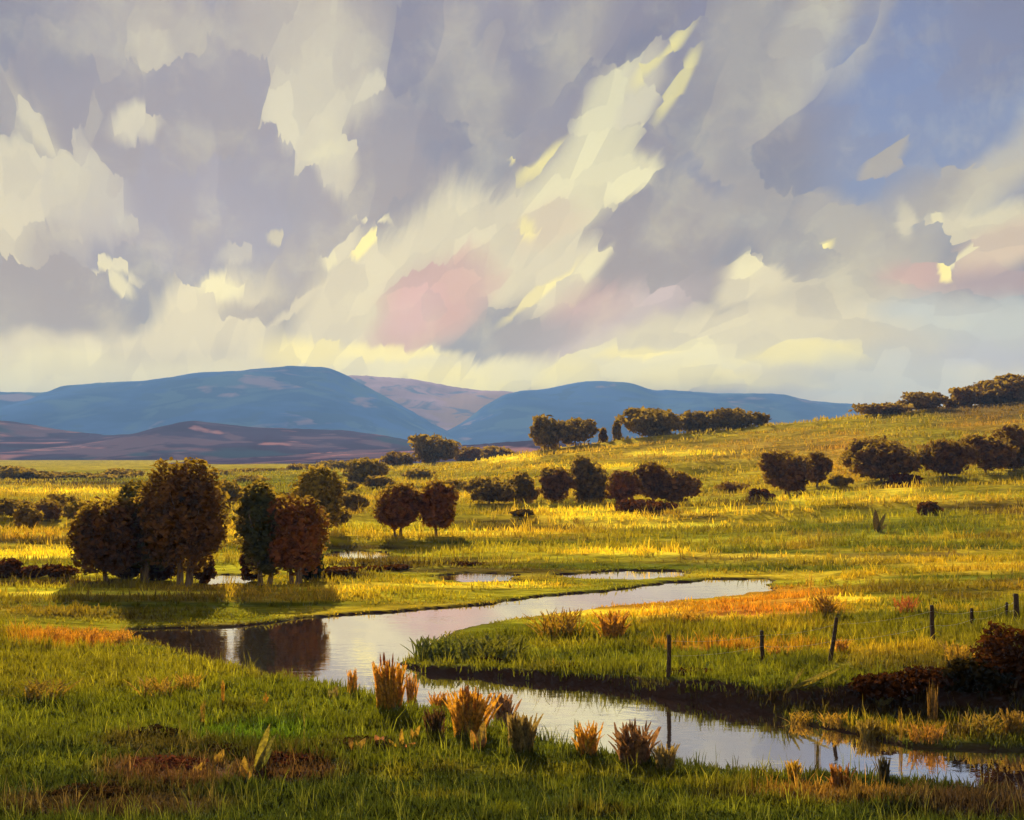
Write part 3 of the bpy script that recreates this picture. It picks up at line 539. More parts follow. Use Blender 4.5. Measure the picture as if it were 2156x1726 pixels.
def crown_mesh(name, seed, n, size, z0=.22, lobes=11, squat=.8, var=.22, wd=1.0, hh=1.0):
    # crown of width wd and height hh metres, leaves of 'size' metres
    r = np.random.default_rng(seed); C_, R_ = [], []
    zc = (z0 + 1) / 2; hz = (1 - z0) / 2
    C_.append((0, 0, zc)); R_.append((.40, .40, hz * .92) if var > .1 else (.34, .34, hz * .86))
    for k in range(lobes):
        a = 6.283 * (k / lobes + r.uniform(-.06, .06)) * 1.618 * 3; e = -.95 + 1.93 * ((k * .618 + .3) % 1.0)
        rr = r.uniform(.13, .29) if var > .1 else r.uniform(.19, .29); ce = math.sqrt(max(.03, 1 - e * e * (.8 if var > .1 else .97)))
        C_.append((math.cos(a) * ce * (.5 - rr) * r.uniform(.95, 1.0 + var), math.sin(a) * ce * (.5 - rr) * r.uniform(.95, 1.0 + var), zc + e * (hz - rr * .6)))
        R_.append((rr, rr, rr * squat * r.uniform(.8, 1.15)))
    C_ = np.array(C_) * (wd, wd, hh); R_ = np.array(R_) * (wd, wd, hh)
    V, T = leaf_cloud(r, C_, R_, n, size)
    lo = (z0 * .6 + .005) * hh; V[:, 2] = np.where(V[:, 2] < lo, lo + .06 * hh * r.random(len(V)), V[:, 2])
    for ax in (0, 1):
        l0, h0 = np.percentile(V[:, ax], (.6, 99.4)); V[:, ax] = (V[:, ax] - (l0 + h0) / 2) / (h0 - l0) * wd
    h0 = np.percentile(V[:, 2], 99.7); V[:, 2] = V[:, 2] / h0 * hh
    return mesh_np(name, V, tris=T)
def tube(pts, rad, seg=7):
    V = []; Fq = []; n = len(pts)
    for i, p in enumerate(pts):
        p = Vector(p); d = (Vector(pts[min(i + 1, n - 1)]) - Vector(pts[max(i - 1, 0)])).normalized()
        u = d.orthogonal().normalized(); v = d.cross(u)
        for k in range(seg):
            a = 6.2832 * k / seg; V.append(p + (u * math.cos(a) + v * math.sin(a)) * rad[i])
    for i in range(n - 1):
        for k in range(seg): Fq.append((i * seg + k, i * seg + (k + 1) % seg, (i + 1) * seg + (k + 1) % seg, (i + 1) * seg + k))
    return V, Fq
def tubes_mesh(name, lst):
    V, Q_ = [], []
    for pts, rad, *sg in lst:
        v, q = tube(pts, rad, *(sg or [7])); o = len(V); V += v; Q_ += [tuple(i + o for i in f) for f in q]
    me = bpy.data.meshes.new(name); me.from_pydata([tuple(v) for v in V], [], Q_); me.polygons.foreach_set('use_smooth', [True] * len(Q_)); me.update(); return me
def trunk_mesh(name, seed, stems=2, thick=.030, top=.72, spread=.16):
    r = random.Random(seed); L = []
    for k in range(stems):
        a = 6.283 * k / stems + r.uniform(-.5, .5); s = spread * r.uniform(.6, 1.2); b0 = .05 * (stems > 1)
        P0 = [(math.cos(a) * b0, math.sin(a) * b0, -.04)]
        for j in range(1, 6):
            f = j / 5; P0.append((math.cos(a) * (b0 + s * f ** 1.3) + r.uniform(-.02, .02), math.sin(a) * (b0 + s * f ** 1.3) + r.uniform(-.02, .02), top * f))
        th = thick * r.uniform(.75, 1.15)
        L.append((P0, [th * 1.5, th * 1.05, th * .85, th * .65, th * .45, th * .2]))
        for q in range(3):
            j = 2 + q % 3; p = Vector(P0[j]); aa = a + r.uniform(-2, 2)
            L.append(([p, p + Vector((math.cos(aa) * .09, math.sin(aa) * .09, .10)), p + Vector((math.cos(aa) * .2, math.sin(aa) * .2, .19))], [th * .5, th * .32, th * .1], 5))
    return tubes_mesh(name, L)
FART = [trunk_mesh('trunk', 200 + k, 1 + k % 2, .028) for k in range(3)]
BUSHT = [tubes_mesh('stem', [([(0, 0, -.05), (.02 * k, .03, .2), (.1 * (k - 1), .08, .6)], [.03, .022, .006], 6), ([(0, 0, -.05), (-.06, .0, .25), (-.2, -.1, .65)], [.03, .02, .006], 6), ([(0, 0, -.05), (.08, -.03, .25), (.2, .06, .6)], [.026, .02, .006], 6)]) for k in range(3)]
OLIVE = (.150, .098, .018); BROWN = (.150, .066, .020); UMBER = (.122, .048, .017); REDDISH = (.165, .050, .019); DGREEN = (.055, .070, .020); MOSS = (.18, .135, .020); MAUVEB = (.130, .064, .032); GREYB = (.125, .082, .028)
_tn = [0]
def tree(x, top, w, Y, tintc, label, group, near=False, lean=0.0, z0=.2, stems=2, n=6500, name='tree'):
    _tn[0] += 1; k = _tn[0]
    X, Y, z = spot(x, Y); zt = CAM_H - (top - HZ) / F * Y; h = max(.6, zt - z); wd = w / F * Y * (1.08 if near else 1.15)
    t = empty(name, (X, Y, z - .02), 0.0)
    tag(t, label, 'tree', group)
    rz = random.uniform(0, 6.28)
    area = (w * .475) * (h / Y * 1100); nl = int(min(11000, max(320, area * (1.45 if near else 1.1))))
    cm = crown_mesh('crown', 500 + k, nl, .0023 * Y if near else .0025 * Y, z0=z0 if near else .05 + .04 * (k % 3), lobes=15 if near else 8 + k % 4, squat=.85, var=.06 if near else .22, wd=wd, hh=h)
    tm = trunk_mesh('trunk', 600 + k, stems, .026) if near else FART[k % 3]
    c = link('crown', cm, M['leaf'], t); c.scale = (1, .9, 1); c.rotation_euler = (0, lean, 0)
    j = random.uniform(.85, 1.15); c.color = (tintc[0] * j, tintc[1] * j, tintc[2], 1)
    b = link('trunk', tm, M['bark'], t); b.scale = (h * .9, h * .9, h); b.rotation_euler = (0, lean, random.uniform(0, 6.28))
    return t
def shrub(x, top, w, Y, tintc, label, group, cat='shrub', name='shrub', depth=.8, mat='leaf'):
    _tn[0] += 1; k = _tn[0]
    X, Y, z = spot(x, Y); zt = CAM_H - (top - HZ) / F * Y; h = max(.2, zt - z); wd = w / F * Y
    t = empty(name, (X, Y, z - .02)); tag(t, label, cat, group)
    area = (w * .475) * (h / Y * 1100); nl = int(min(2600, max(260, area * 1.1)))
    cm = crown_mesh('foliage', 900 + k, nl, min(.0024 * Y, .10) if Y < 40 else .0026 * Y, z0=.02, lobes=9 + k % 4, squat=.9, wd=wd, hh=h)
    c = link('foliage', cm, M[mat], t); c.scale = (1, depth, 1)
    j = random.uniform(.85, 1.15); c.color = (tintc[0] * j, tintc[1] * j, tintc[2], 1)
    b = link('stem', BUSHT[k % 3], M['bark'], t); b.scale = (wd * .8, wd * .8, h)
    return t
g1 = 'dark trees in the two clumps by the river bend'
tree(225, 1055, 128, 64.0, UMBER, 'small round dark tree at the left edge of the left clump', g1, True, 0, .10, 1)
tree(305, 1014, 118, 65.5, DGREEN, 'dark green middle tree of the left clump, lower than its neighbour', g1, True, 0, .16, 2)
tree(385, 972, 158, 64.5, BROWN, 'tallest dark brown tree of the left clump with pale forked trunks', g1, True, 0, .16, 3, 7500)
tree(556, 1018, 104, 65.0, DGREEN, 'dark green topped tree on the left of the clump behind the pool', g1, True, 0, .12, 2)
tree(622, 1046, 112, 64.2, REDDISH, 'reddish brown tree with pale forked trunk right of the green topped one', g1, True, 0, .14, 3)
tree(668, 986, 92, 100., MOSS, 'olive brown tree peeping out behind the clump by the pool', 'scattered meadow trees', True, 0, .12, 1, 3600)
g2 = 'pair of reddish trees standing in the meadow'
tree(838, 1020, 86, 95., REDDISH, 'left tree of the reddish brown pair in the middle meadow', g2, True, 0, .15, 2, 4000)
tree(917, 1012, 74, 96., REDDISH, 'right, slimmer tree of the reddish brown pair in the middle meadow', g2, True, .03, .12, 1, 4000)
g3 = 'trees along the foot of the hill'
tree(1030, 1003, 92, 146, GREYB, 'broad dusky tree just right of the reddish pair', g3)
tree(1096, 994, 62, 150, OLIVE, 'olive tree touching the broad dusky tree from the right', g3)
tree(1171, 984, 62, 150, UMBER, 'narrow dark brown tree left of the tall grey green one', g3)
tree(1240, 963, 66, 152, GREYB, 'tall grey green tree with gaps at its foot below the crest pair', g3)
tree(1312, 990, 62, 143, REDDISH, 'reddish tree at the left of the wide dark clump', g3)
tree(1374, 974, 84, 147, UMBER, 'highest tree in the middle of the wide dark clump', g3)
tree(1432, 992, 72, 145, BROWN, 'low tree at the right end of the wide dark clump', g3)
tree(1657, 951, 98, 150, UMBER, 'dark tree on the slope, left one of the touching couple', g3)
tree(1719, 951, 50, 152, BROWN, 'slim tree on the slope, right one of the touching couple', g3)
tree(1855, 922, 119, 152, MAUVEB, 'big round purple brown tree alone on the right slope', g3)
tree(1988, 926, 105, 152, UMBER, 'dark olive tree between the big round one and the right edge thicket', g3)
tree(2075, 915, 91, 154, UMBER, 'left tree of the dark thicket at the right edge', g3)
tree(2135, 897, 109, 158, UMBER, 'tallest tree of the dark thicket cut by the right edge', g3)
g4 = 'trees on the crest of the hill'
tree(1149, 874, 56, 262, OLIVE, 'left tree of the rim lit pair at the crest start', g4)
tree(1212, 881, 76, 260, GREYB, 'right, wider tree of the rim lit pair at the crest start', g4)
tree(1264, 899, 18, 262, UMBER, 'tiny leaning tree right of the rim lit pair', g4, lean=.25)
tree(1298, 884, 18, 263, OLIVE, 'thin upright sapling left of the long crest tree', g4)
tree(1368, 858, 104, 266, OLIVE, 'longest rounded tree on the crest before the blue mountain', g4)
tree(1472, 865, 78, 266, GREYB, 'second rounded crest tree, right of the longest one', g4)
tree(1549, 859, 80, 268, OLIVE, 'third rounded crest tree, before the blue slope runs out', g4)
tree(1602, 868, 32, 268, GREYB, 'little bush like tree ending the middle crest row', g4)
tree(1858, 848, 100, 272, MAUVEB, 'rusty round tree where the crest starts to climb', g4)
tree(1942, 824, 80, 276, MAUVEB, 'purple brown tree with pointed top next to the rusty one', g4)
tree(2002, 838, 26, 280, UMBER, 'low dark tree in the gap below the top thicket', g4)
tree(2028, 814, 45, 284, UMBER, 'slender dark tree at the edge of the top thicket', g4)
tree(2070, 812, 112, 290, BROWN, 'first brown tree of the top thicket on the right skyline', g4)
tree(2112, 798, 120, 292, BROWN, 'middle brown tree of the top thicket on the right skyline', g4)
tree(2150, 790, 112, 294, BROWN, 'highest brown tree of the top thicket at the picture edge', g4)
g5 = 'trees on the low ridge behind the reddish pair'
tree(914, 914, 84, 345, GREYB, 'large domed tree on the low ridge before the mountains', g5)
tree(838, 950, 60, 335, MAUVEB, 'brownish tree left of the large domed tree', g5)
tree(770, 964, 80, 225, MOSS, 'wide olive tree below the heather hills', g5)
tree(690, 1003, 40, 150, MOSS, 'small olive tree left of the wide olive one', g5)
g6 = 'hedgerow trees on the left plain'
tree(28, 980, 84, 280, MOSS, 'olive hedgerow tree at the far left edge of the plain', g6)
tree(95, 989, 78, 282, MOSS, 'round hedgerow tree with lit top second from the left', g6)
tree(150, 993, 84, 285, MOSS, 'flat hedgerow tree third from the left on the plain', g6)
tree(28, 1050, 72, 116, GREYB, 'grey green field tree cut by the left edge', g6)
tree(94, 1050, 63, 114, MAUVEB, 'mauve brown round field tree near the left edge', g6)
tree(176, 1053, 63, 114, MOSS, 'olive field tree just left of the left clump', g6)
tree(474, 1010, 74, 140, MOSS, 'olive tree seen in the gap between the two clumps', g6)
tree(530, 1000, 60, 240, MOSS, 'pale olive tree peeping over the green topped tree', g6)
tree(740, 1035, 56, 130, GREYB, 'small bushy tree between the clump and the reddish pair', g6)

tree(-20, 978, 90, 284, MOSS, 'olive hedgerow tree half outside the left edge of the plain', g6)
tree(255, 985, 70, 300, OLIVE, 'hedgerow tree just left of the tallest tree top', g6)
tree(60, 1062, 50, 108, OLIVE, 'low olive field tree between the two at the left edge', g6)
g7 = 'olive thickets in the middle distance'
for (x, top, w, Y, tc_, lb) in [
 (215, 996, 78, 285, MOSS, 'olive thicket behind the top of the left clump, left side'), (450, 986, 70, 320, MOSS, 'far olive thicket right of the tallest tree top'),
 (520, 984, 60, 340, OLIVE, 'far olive thicket above the gap between the clumps'), (585, 984, 56, 345, MOSS, 'far olive thicket above the green topped tree'),
 (640, 975, 60, 350, OLIVE, 'far olive thicket under the pink heather slope'), (705, 968, 70, 340, MOSS, 'far olive thicket left of the wide olive tree'),
 (720, 1012, 60, 190, OLIVE, 'olive thicket between the clump and the low ridge'), (800, 1000, 56, 205, OLIVE, 'olive thicket behind the left tree of the reddish pair'),
 (880, 985, 60, 240, MOSS, 'olive thicket above the gap of the reddish pair'), (960, 1008, 50, 190, OLIVE, 'olive thicket right above the slim reddish tree'),
 (985, 940, 60, 420, UMBER, 'brown far thicket right of the large domed tree'), (1050, 938, 70, 430, UMBER, 'brown far thicket left of the crest start'),
 (700, 1060, 60, 112, OLIVE, 'olive thicket right behind the reddish brown tree'), (135, 1040, 50, 125, OLIVE, 'olive thicket between the field trees on the left'),
 (1770, 1000, 40, 150, OLIVE, 'small olive thicket between the touching couple and the big round tree'), (1540, 1012, 60, 165, BROWN, 'faint brown thicket halfway up the slope right of the wide clump')]:
    tree(x, top, w, Y, tc_, lb, g7)
# shrubs
s1 = 'low dark shrubs on the meadow'
for (x, top, w, Y, tc_, lb) in [
 (10, 1176, 70, 66, UMBER, 'dark shrub cut by the left edge below the field trees'),
 (60, 1190, 70, 66, UMBER, 'low dark shrub second from the left edge'),
 (125, 1186, 80, 66, BROWN, 'low brown shrub touching the small round tree from the left'),
 (270, 1150, 80, 66.5, UMBER, 'dark undergrowth under the dark green middle tree'),
 (345, 1160, 80, 67, UMBER, 'dark undergrowth left of the pale forked trunks'),
 (430, 1165, 46, 66.5, BROWN, 'brown undergrowth at the right foot of the tallest tree'),
 (530, 1160, 50, 67, UMBER, 'dark undergrowth at the foot of the green topped tree'),
 (655, 1155, 50, 66, DGREEN, 'dark green shrub at the right foot of the reddish brown tree'),
 (470, 1228, 80, 63.5, BROWN, 'flat brown shrub in the gap between the clumps'),
 (715, 1190, 70, 68, BROWN, 'flat brown shrub right of the tree clump'),
 (772, 1190, 74, 72, UMBER, 'round dark shrub left of the far sliver of water'),
 (835, 1186, 60, 73, BROWN, 'brown shrub nearest the far sliver of water'),
 (985, 1188, 70, 76, UMBER, 'flat dark shrub behind the far sliver of water'),
 (1100, 1070, 46, 118, OLIVE, 'olive shrub in front of the hill foot trees'),
 (1360, 1050, 120, 130, UMBER, 'wide low undergrowth under the wide dark clump'),
 (1600, 1028, 56, 140, UMBER, 'dark shrub at the lower left of the touching couple'),
 (1900, 996, 70, 146, REDDISH, 'purplish shrub under the big round tree'),
 (1955, 1055, 50, 104, BROWN, 'brown bush alone on the right meadow'),
]:
    shrub(x, top, w, Y, tuple(v * .7 for v in tc_), lb, s1, mat='weed')
s2 = 'dark bushes on the right river bank'
for (x, top, w, Y, tc_, lb) in [
 (2130, 1318, 156, 33.8, UMBER, 'largest dark bush on the bank at the right edge'),
 (2050, 1385, 143, 33.8, (.05, .04, .014), 'dark olive bush left of the largest bank bush'),
 (1960, 1405, 130, 33.8, UMBER, 'brown black bush behind the upright sprig on the bank'),
 (1870, 1415, 156, 33.8, UMBER, 'maroon bush hanging over the shaded bank'),
 (1455, 1415, 110, 37.2, UMBER, 'dark bush at the foot of the first fence post'),
 (1200, 1412, 60, 39.0, UMBER, 'small dark bush on the tongue of land by the water'),
 (1030, 1380, 50, 40.8, UMBER, 'tiny dark bush near the tip of the tongue')]:
    shrub(x, top, w, Y, tuple(v * .55 for v in tc_), lb, s2, depth=.7, mat='weed')
s3 = 'rusty low weeds in the near meadow'
for (x, top, w, Y, tc_, lb) in [
 (350, 1595, 150, 26.0, (.11, .040, .028), 'rose brown weed mound in the near left grass'),
 (600, 1588, 120, 26.5, (.085, .030, .020), 'rust red weed mound right of the yellow iris leaves'),
 (480, 1590, 90, 27.2, (.04, .026, .012), 'dark brown weed mound left of the yellow iris leaves'),
 (330, 1550, 110, 29.0, (.04, .028, .014), 'dark weed mound higher up in the left grass'),
 (760, 1560, 120, 28.2, (.05, .032, .012), 'dark weed mound behind the small orange flowers'),
 (200, 1660, 180, 23.5, (.045, .028, .016), 'wide dark weed mound at the bottom left')]:
    shrub(x, top, w, Y, tc_, lb, s3, cat='weeds', name='weed_mound', depth=.6, mat='weed')

# ------------------------------------------------------------------ grass
def blades(X, Y, Z, hgt, wid, lean, nb, cols, r):
    n = len(X); k = np.repeat(np.arange(n), nb); m = n * nb
    a = r.uniform(0, 6.283, m); off = r.normal(0, 1, (m, 2)) * (wid[k] * 3.2)[:, None]
    bx = X[k] + off[:, 0]; by = Y[k] + off[:, 1]; bz = Z[k] - .03
    h = hgt[k] * r.uniform(.5, 1.15, m); w = wid[k] * r.uniform(.6, 1.3, m) * .5; l = lean * r.uniform(.1, 1.0, m) * h
    fa = r.normal(0, .7, m)  # blades turn roughly to all sides
    wx, wy = np.cos(fa) * w, np.sin(fa) * w; lx, ly = np.cos(a) * l, np.sin(a) * l
    V = np.empty((m, 5, 3))
    V[:, 0] = np.stack([bx - wx, by - wy, bz], 1); V[:, 1] = np.stack([bx + wx, by + wy, bz], 1)
    V[:, 2] = np.stack([bx + wx * .8 + lx * .35, by + wy * .8 + ly * .35, bz + h * .6], 1); V[:, 3] = np.stack([bx - wx * .8 + lx * .35, by - wy * .8 + ly * .35, bz + h * .6], 1)
    V[:, 4] = np.stack([bx + lx, by + ly, bz + h], 1)
    o = np.arange(m)[:, None] * 5
    Qd = o + np.array([[0, 1, 2, 3]]); Td = o + np.array([[3, 2, 4]])
    cc = cols[k] * r.uniform(.75, 1.3, (m, 1))
    return V.reshape(-1, 3), Qd, Td, np.repeat(cc, 5, 0)
def grass(name, label, n, y0, y1, pw, hfun, nb, seed, cat='grass', boost=1.0, keep=.75):
    r = np.random.default_rng(seed)
    u = r.uniform(0, 1, n); e = 1 - pw; Y = (y0 ** e + u * (y1 ** e - y0 ** e)) ** (1 / e)
    X = r.uniform(-.60, .60, n) * (Y + 6)
    wd = np.full(n, 99.); m = (Y < 110); wd[m] = sdist(X[m], Y[m])
    Z = terrain(X, Y, wd); nn = swell(X, Y, 6. if y0 > 40 else 2.4, 9, 6, 3.) * .5 + .5; ok = (wd > .12) & (Z > .03) & (r.random(n) < keep + (1 - keep) * sstep(.42, .62, nn))
    X, Y, Z, wd = X[ok], Y[ok], Z[ok], wd[ok]
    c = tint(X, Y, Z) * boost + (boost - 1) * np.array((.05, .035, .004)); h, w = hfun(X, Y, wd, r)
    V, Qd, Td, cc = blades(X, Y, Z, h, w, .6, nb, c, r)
    o = link(name, mesh_np(name, V, quads=Qd, tris=Td, colors=cc), M['grass'])
    return tag(o, label, cat, kind='stuff')
def h_near(X, Y, wd, r):
    t = sstep(.45, .95, swell(X, Y, 3.1, 5, 6, 1.6) * .5 + .5)
    h = .16 + .22 * t + .10 * r.random(len(X)); tus = r.random(len(X)) < .06; h = np.where(tus, h * 1.9, h); h = h * (1 - .55 * sstep(38, 42, Y) * sstep(4, 1, wd)); return h * np.clip(Y / 30, .8, 2.0), .016 + .00055 * Y
grass('near_grass', 'short green and olive grass of the near banks', 62000, 15, 48, 1.2, h_near, 5, 11)
grass('meadow_grass', 'golden sunlit grass of the middle meadow beyond the river', 46000, 46, 170, 1.5, lambda X, Y, wd, r: ((.20 + .25 * r.random(len(X))) * np.clip(Y / 60, .8, 2.2) * (1 - .6 * sstep(5, 1, wd)) * np.where(r.random(len(X)) < .05, 2.0, 1.0), .02 + .0007 * Y), 4, 12, keep=.12)
grass('hill_grass', 'rough dry grass on the far hillside', 20000, 165, 330, 1.2, lambda X, Y, wd, r: (.5 + .6 * r.random(len(X)), .03 + .0009 * Y), 4, 13, keep=.12)

grass('seed_stems', 'scattered pale seed stems over the near grass', 2600, 19, 46, 1.1, lambda X, Y, wd, r: (.40 + .40 * r.random(len(X)), np.full(len(X), .016)), 3, 14, boost=1.9)
# ------------------------------------------------------------------ reeds, irises, flowers
def fan_mesh(name, seed, n, lean=.35, wid=.045, spread=.14, curve=.25, tipw=.3):
    # upright sheaf of strap leaves in a unit box one metre high
    r = random.Random(seed); V, Fq = [], []
    for k in range(n):
        a = r.uniform(0, 6.283); l = lean * r.uniform(.1, 1.0); h = 1.05 - .6 * r.random() ** 1.6; cv = curve * r.uniform(.3, 3.0); b = spread * r.random() ** .6; ba = r.uniform(0, 6.283)
        fa = r.uniform(-.9, .9); w = wid * r.uniform(.6, 1.25); o = len(V)
        for j in range(5):
            f = j / 4; x = math.cos(ba) * b + math.cos(a) * l * f ** (1.3 + cv); y = math.sin(ba) * b + math.sin(a) * l * f ** (1.3 + cv)
            z = h * (f - .22 * cv * f ** 3); ww = w * (.5 + .5 * f) if j < 4 else w * tipw
            V += [(x - math.cos(fa) * ww, y - math.sin(fa) * ww, z - .02), (x + math.cos(fa) * ww, y + math.sin(fa) * ww, z - .02)]
        for j in range(4): Fq.append((o + 2 * j, o + 2 * j + 1, o + 2 * j + 3, o + 2 * j + 2))
    me = bpy.data.meshes.new(name); me.from_pydata(V, [], Fq); me.update(); return me
def plume_mesh(name, seed, n):
    r = random.Random(seed); L = []
    for k in range(n):
        a = r.uniform(0, 6.283); d = r.uniform(.02, .26); h = r.uniform(.75, 1.05); x, y = math.cos(a) * d, math.sin(a) * d
        L.append(([(x * .3, y * .3, 0), (x * .7, y * .7, h * .6), (x, y, h)], [.006, .005, .004], 4))
        L.append(([(x, y, h * .84), (x * 1.04, y * 1.04, h * .95), (x * 1.12, y * 1.12, h * 1.1)], [.012, .026, .004], 5))
    return tubes_mesh(name, L)
def reed(x, ytop, w, ybase, colr, label, group, seed, n=46, lean=.4, plume=None, name='reed_clump', cat='reeds', wid=.05):
    X, Y, z = hit(x, ybase); z = max(z, -.1); h = (ybase - ytop) / F * Y * 1.08; wm = w / F * Y
    t = empty(name, (X, Y, z - .02)); tag(t, label, cat, group)
    b = link('blades', fan_mesh('blades', seed, int(n * 2.0), lean * .75, (wid if wm < h * 1.3 else wid * .6) * .75, spread=.27 if wm < h * 1.3 else .42), M['reed'], t); b.scale = (wm * 1.15, wm * .9, h); b.color = (*colr, 1)
    if plume:
        p = link('seed_heads', plume_mesh('seed_heads', seed + 50, 9), M['reed'], t); p.scale = (wm, wm, h); p.color = (*plume, 1)
    return t
OR = (.44, .25, .030); RUSTY = (.34, .18, .030); KHAKI = (.22, .18, .07); PURP = (.22, .13, .07); YE = (.34, .24, .03); GRN = (.10, .13, .02)
gr = 'dry reeds along the near water edge'
reed(818, 1396, 84, 1494, OR, 'tall orange brown reed sheaf between pool and river, tallest of all', gr, 1, 60, .42, (.42, .19, .03))
reed(866, 1412, 36, 1488, RUSTY, 'narrow rust reed leaning on the tall sheaf from the right', gr, 2, 26)
reed(742, 1408, 34, 1462, OR, 'small orange reed left of the tall sheaf', gr, 3, 24)
reed(925, 1452, 56, 1500, RUSTY, 'striped brown reed between the two largest sheaves', gr, 4, 36)
reed(988, 1455, 100, 1552, OR, 'broad orange reed sheaf in the river centre leaning right', gr, 5, 66, .5, (.40, .2, .04))
reed(915, 1490, 60, 1552, (.07, .04, .02), 'dark brown reed left of the broad orange sheaf', gr, 6, 34)
reed(1060, 1455, 70, 1520, PURP, 'purple brown reed right of the broad orange sheaf', gr, 7, 40)
reed(1098, 1500, 84, 1582, KHAKI, 'pale khaki reed at the water edge', gr, 8, 50)
reed(1214, 1506, 18, 1552, GRN, 'single slim green reed against the bright water', gr, 10, 8, .25)
reed(1236, 1524, 66, 1590, OR, 'orange bent reed right of the slim green reed', gr, 11, 34, .55)
reed(1335, 1530, 96, 1606, PURP, 'purple and ochre reed leaning over the bright water', gr, 13, 56, .6, (.35, .2, .05))
reed(1400, 1570, 60, 1620, KHAKI, 'khaki reed right of the purple and ochre one', gr, 14, 34, .55)
reed(1672, 1600, 44, 1650, YE, 'yellow reed on the near right bank', gr, 17, 26)
reed(1768, 1610, 60, 1665, (.26, .13, .03), 'ochre reed just right of the yellow reed on the near right bank', gr, 18, 36)
reed(1860, 1590, 40, 1645, (.05, .05, .03), 'dark reed where the near bank meets the right water', gr, 19, 26)
reed(1720, 1545, 22, 1600, (.12, .1, .03), 'thin olive reed standing in the bright water', gr, 20, 8, .2)
gs = 'sprigs on the reed shelf of the right bank'
reed(1690, 1496, 60, 1522, YE, 'yellow grass tuft at the left tip of the reed shelf', gs, 21, 34, .6)
reed(1760, 1505, 60, 1534, (.32, .22, .03), 'golden tuft second from the tip of the reed shelf', gs, 22, 34, .6)
reed(1830, 1510, 60, 1555, (.20, .16, .03), 'olive tuft in the middle of the reed shelf', gs, 23, 34, .5)
reed(1896, 1494, 16, 1560, YE, 'tall thin yellow stalk on the reed shelf', gs, 24, 8, .15)
reed(1962, 1445, 30, 1526, (.20, .13, .03), 'upright sprig with yellow specks below the dark bank', gs, 25, 22, .2, YE)
reed(1950, 1520, 70, 1560, (.30, .17, .03), 'orange tuft right of the thin yellow stalk', gs, 26, 36, .6)
reed(2060, 1500, 90, 1545, (.22, .17, .03), 'wide olive gold tuft near the right end of the shelf', gs, 27, 44, .6)
reed(2130, 1495, 60, 1550, (.24, .17, .03), 'olive gold tuft cut by the right edge', gs, 28, 36, .6)
gt = 'tufts in the right meadow'
reed(2020, 1352, 70, 1400, YE, 'yellow fan of leaves behind the dark bank', gt, 29, 34, .7)
reed(1770, 1345, 40, 1375, OR, 'orange tuft at the foot of the leaning post', gt, 30, 26, .6)
reed(1640, 1355, 50, 1380, OR, 'orange tuft right of the short post', gt, 31, 26, .6)
reed(1705, 1205, 26, 1275, (.42, .30, .03), 'tall yellow stalk in the rusty grass', gt, 32, 7, .4)
reed(1735, 1245, 60, 1300, (.40, .26, .03), 'golden tuft leaning right in the rusty grass', gt, 33, 30, .8)
reed(1450, 1280, 60, 1310, (.40, .26, .03), 'golden tuft at the left of the rusty grass', gt, 34, 30, .8)
reed(1180, 1285, 90, 1340, (.30, .2, .02), 'gold green tuft near the tip of the tongue', gt, 35, 46, .6)
reed(1290, 1285, 80, 1345, OR, 'orange gold tuft in the middle of the tongue', gt, 36, 40, .6)
reed(925, 1340, 110, 1388, (.09, .12, .02), 'green reed bed at the tip of the tongue', gt, 37, 60, .4)
reed(1030, 1335, 140, 1385, (.12, .14, .02), 'wide green reed bed behind the tip of the tongue', gt, 38, 60, .4)
reed(1905, 1255, 50, 1290, (.34, .12, .03), 'red orange tuft in front of the far fence posts', gt, 39, 26, .6)
gn = 'tufts in the near left meadow'
reed(395, 1418, 50, 1450, YE, 'yellow tuft below the dark inlet', gn, 40, 30, .6)
reed(470, 1432, 16, 1482, OR, 'short orange stalk in the left meadow', gn, 41, 8, .2)
reed(330, 1425, 70, 1465, (.30, .22, .03), 'gold tuft left of the yellow one below the inlet', gn, 42, 36, .8)
reed(90, 1430, 90, 1470, (.22, .17, .02), 'olive gold tuft near the left edge', gn, 43, 40, .7)
reed(560, 1455, 20, 1485, OR, 'tiny orange stalk right of the short orange one', gn, 44, 8, .4)
reed(640, 1500, 8, 1578, (.25, .24, .05), 'single long grass stem right of the iris leaves', gn, 45, 4, .1)
reed(425, 1475, 18, 1525, (.3, .2, .03), 'ochre stalk in the middle of the left meadow', gn, 46, 8, .4)
reed(110, 1315, 50, 1345, OR, 'orange tuft left of the dark inlet, left one', gn, 47, 26, .6)
reed(190, 1318, 60, 1350, OR, 'orange tuft left of the dark inlet, middle one', gn, 48, 30, .6)
reed(255, 1325, 50, 1350, OR, 'orange tuft touching the tip of the dark inlet', gn, 49, 26, .6)

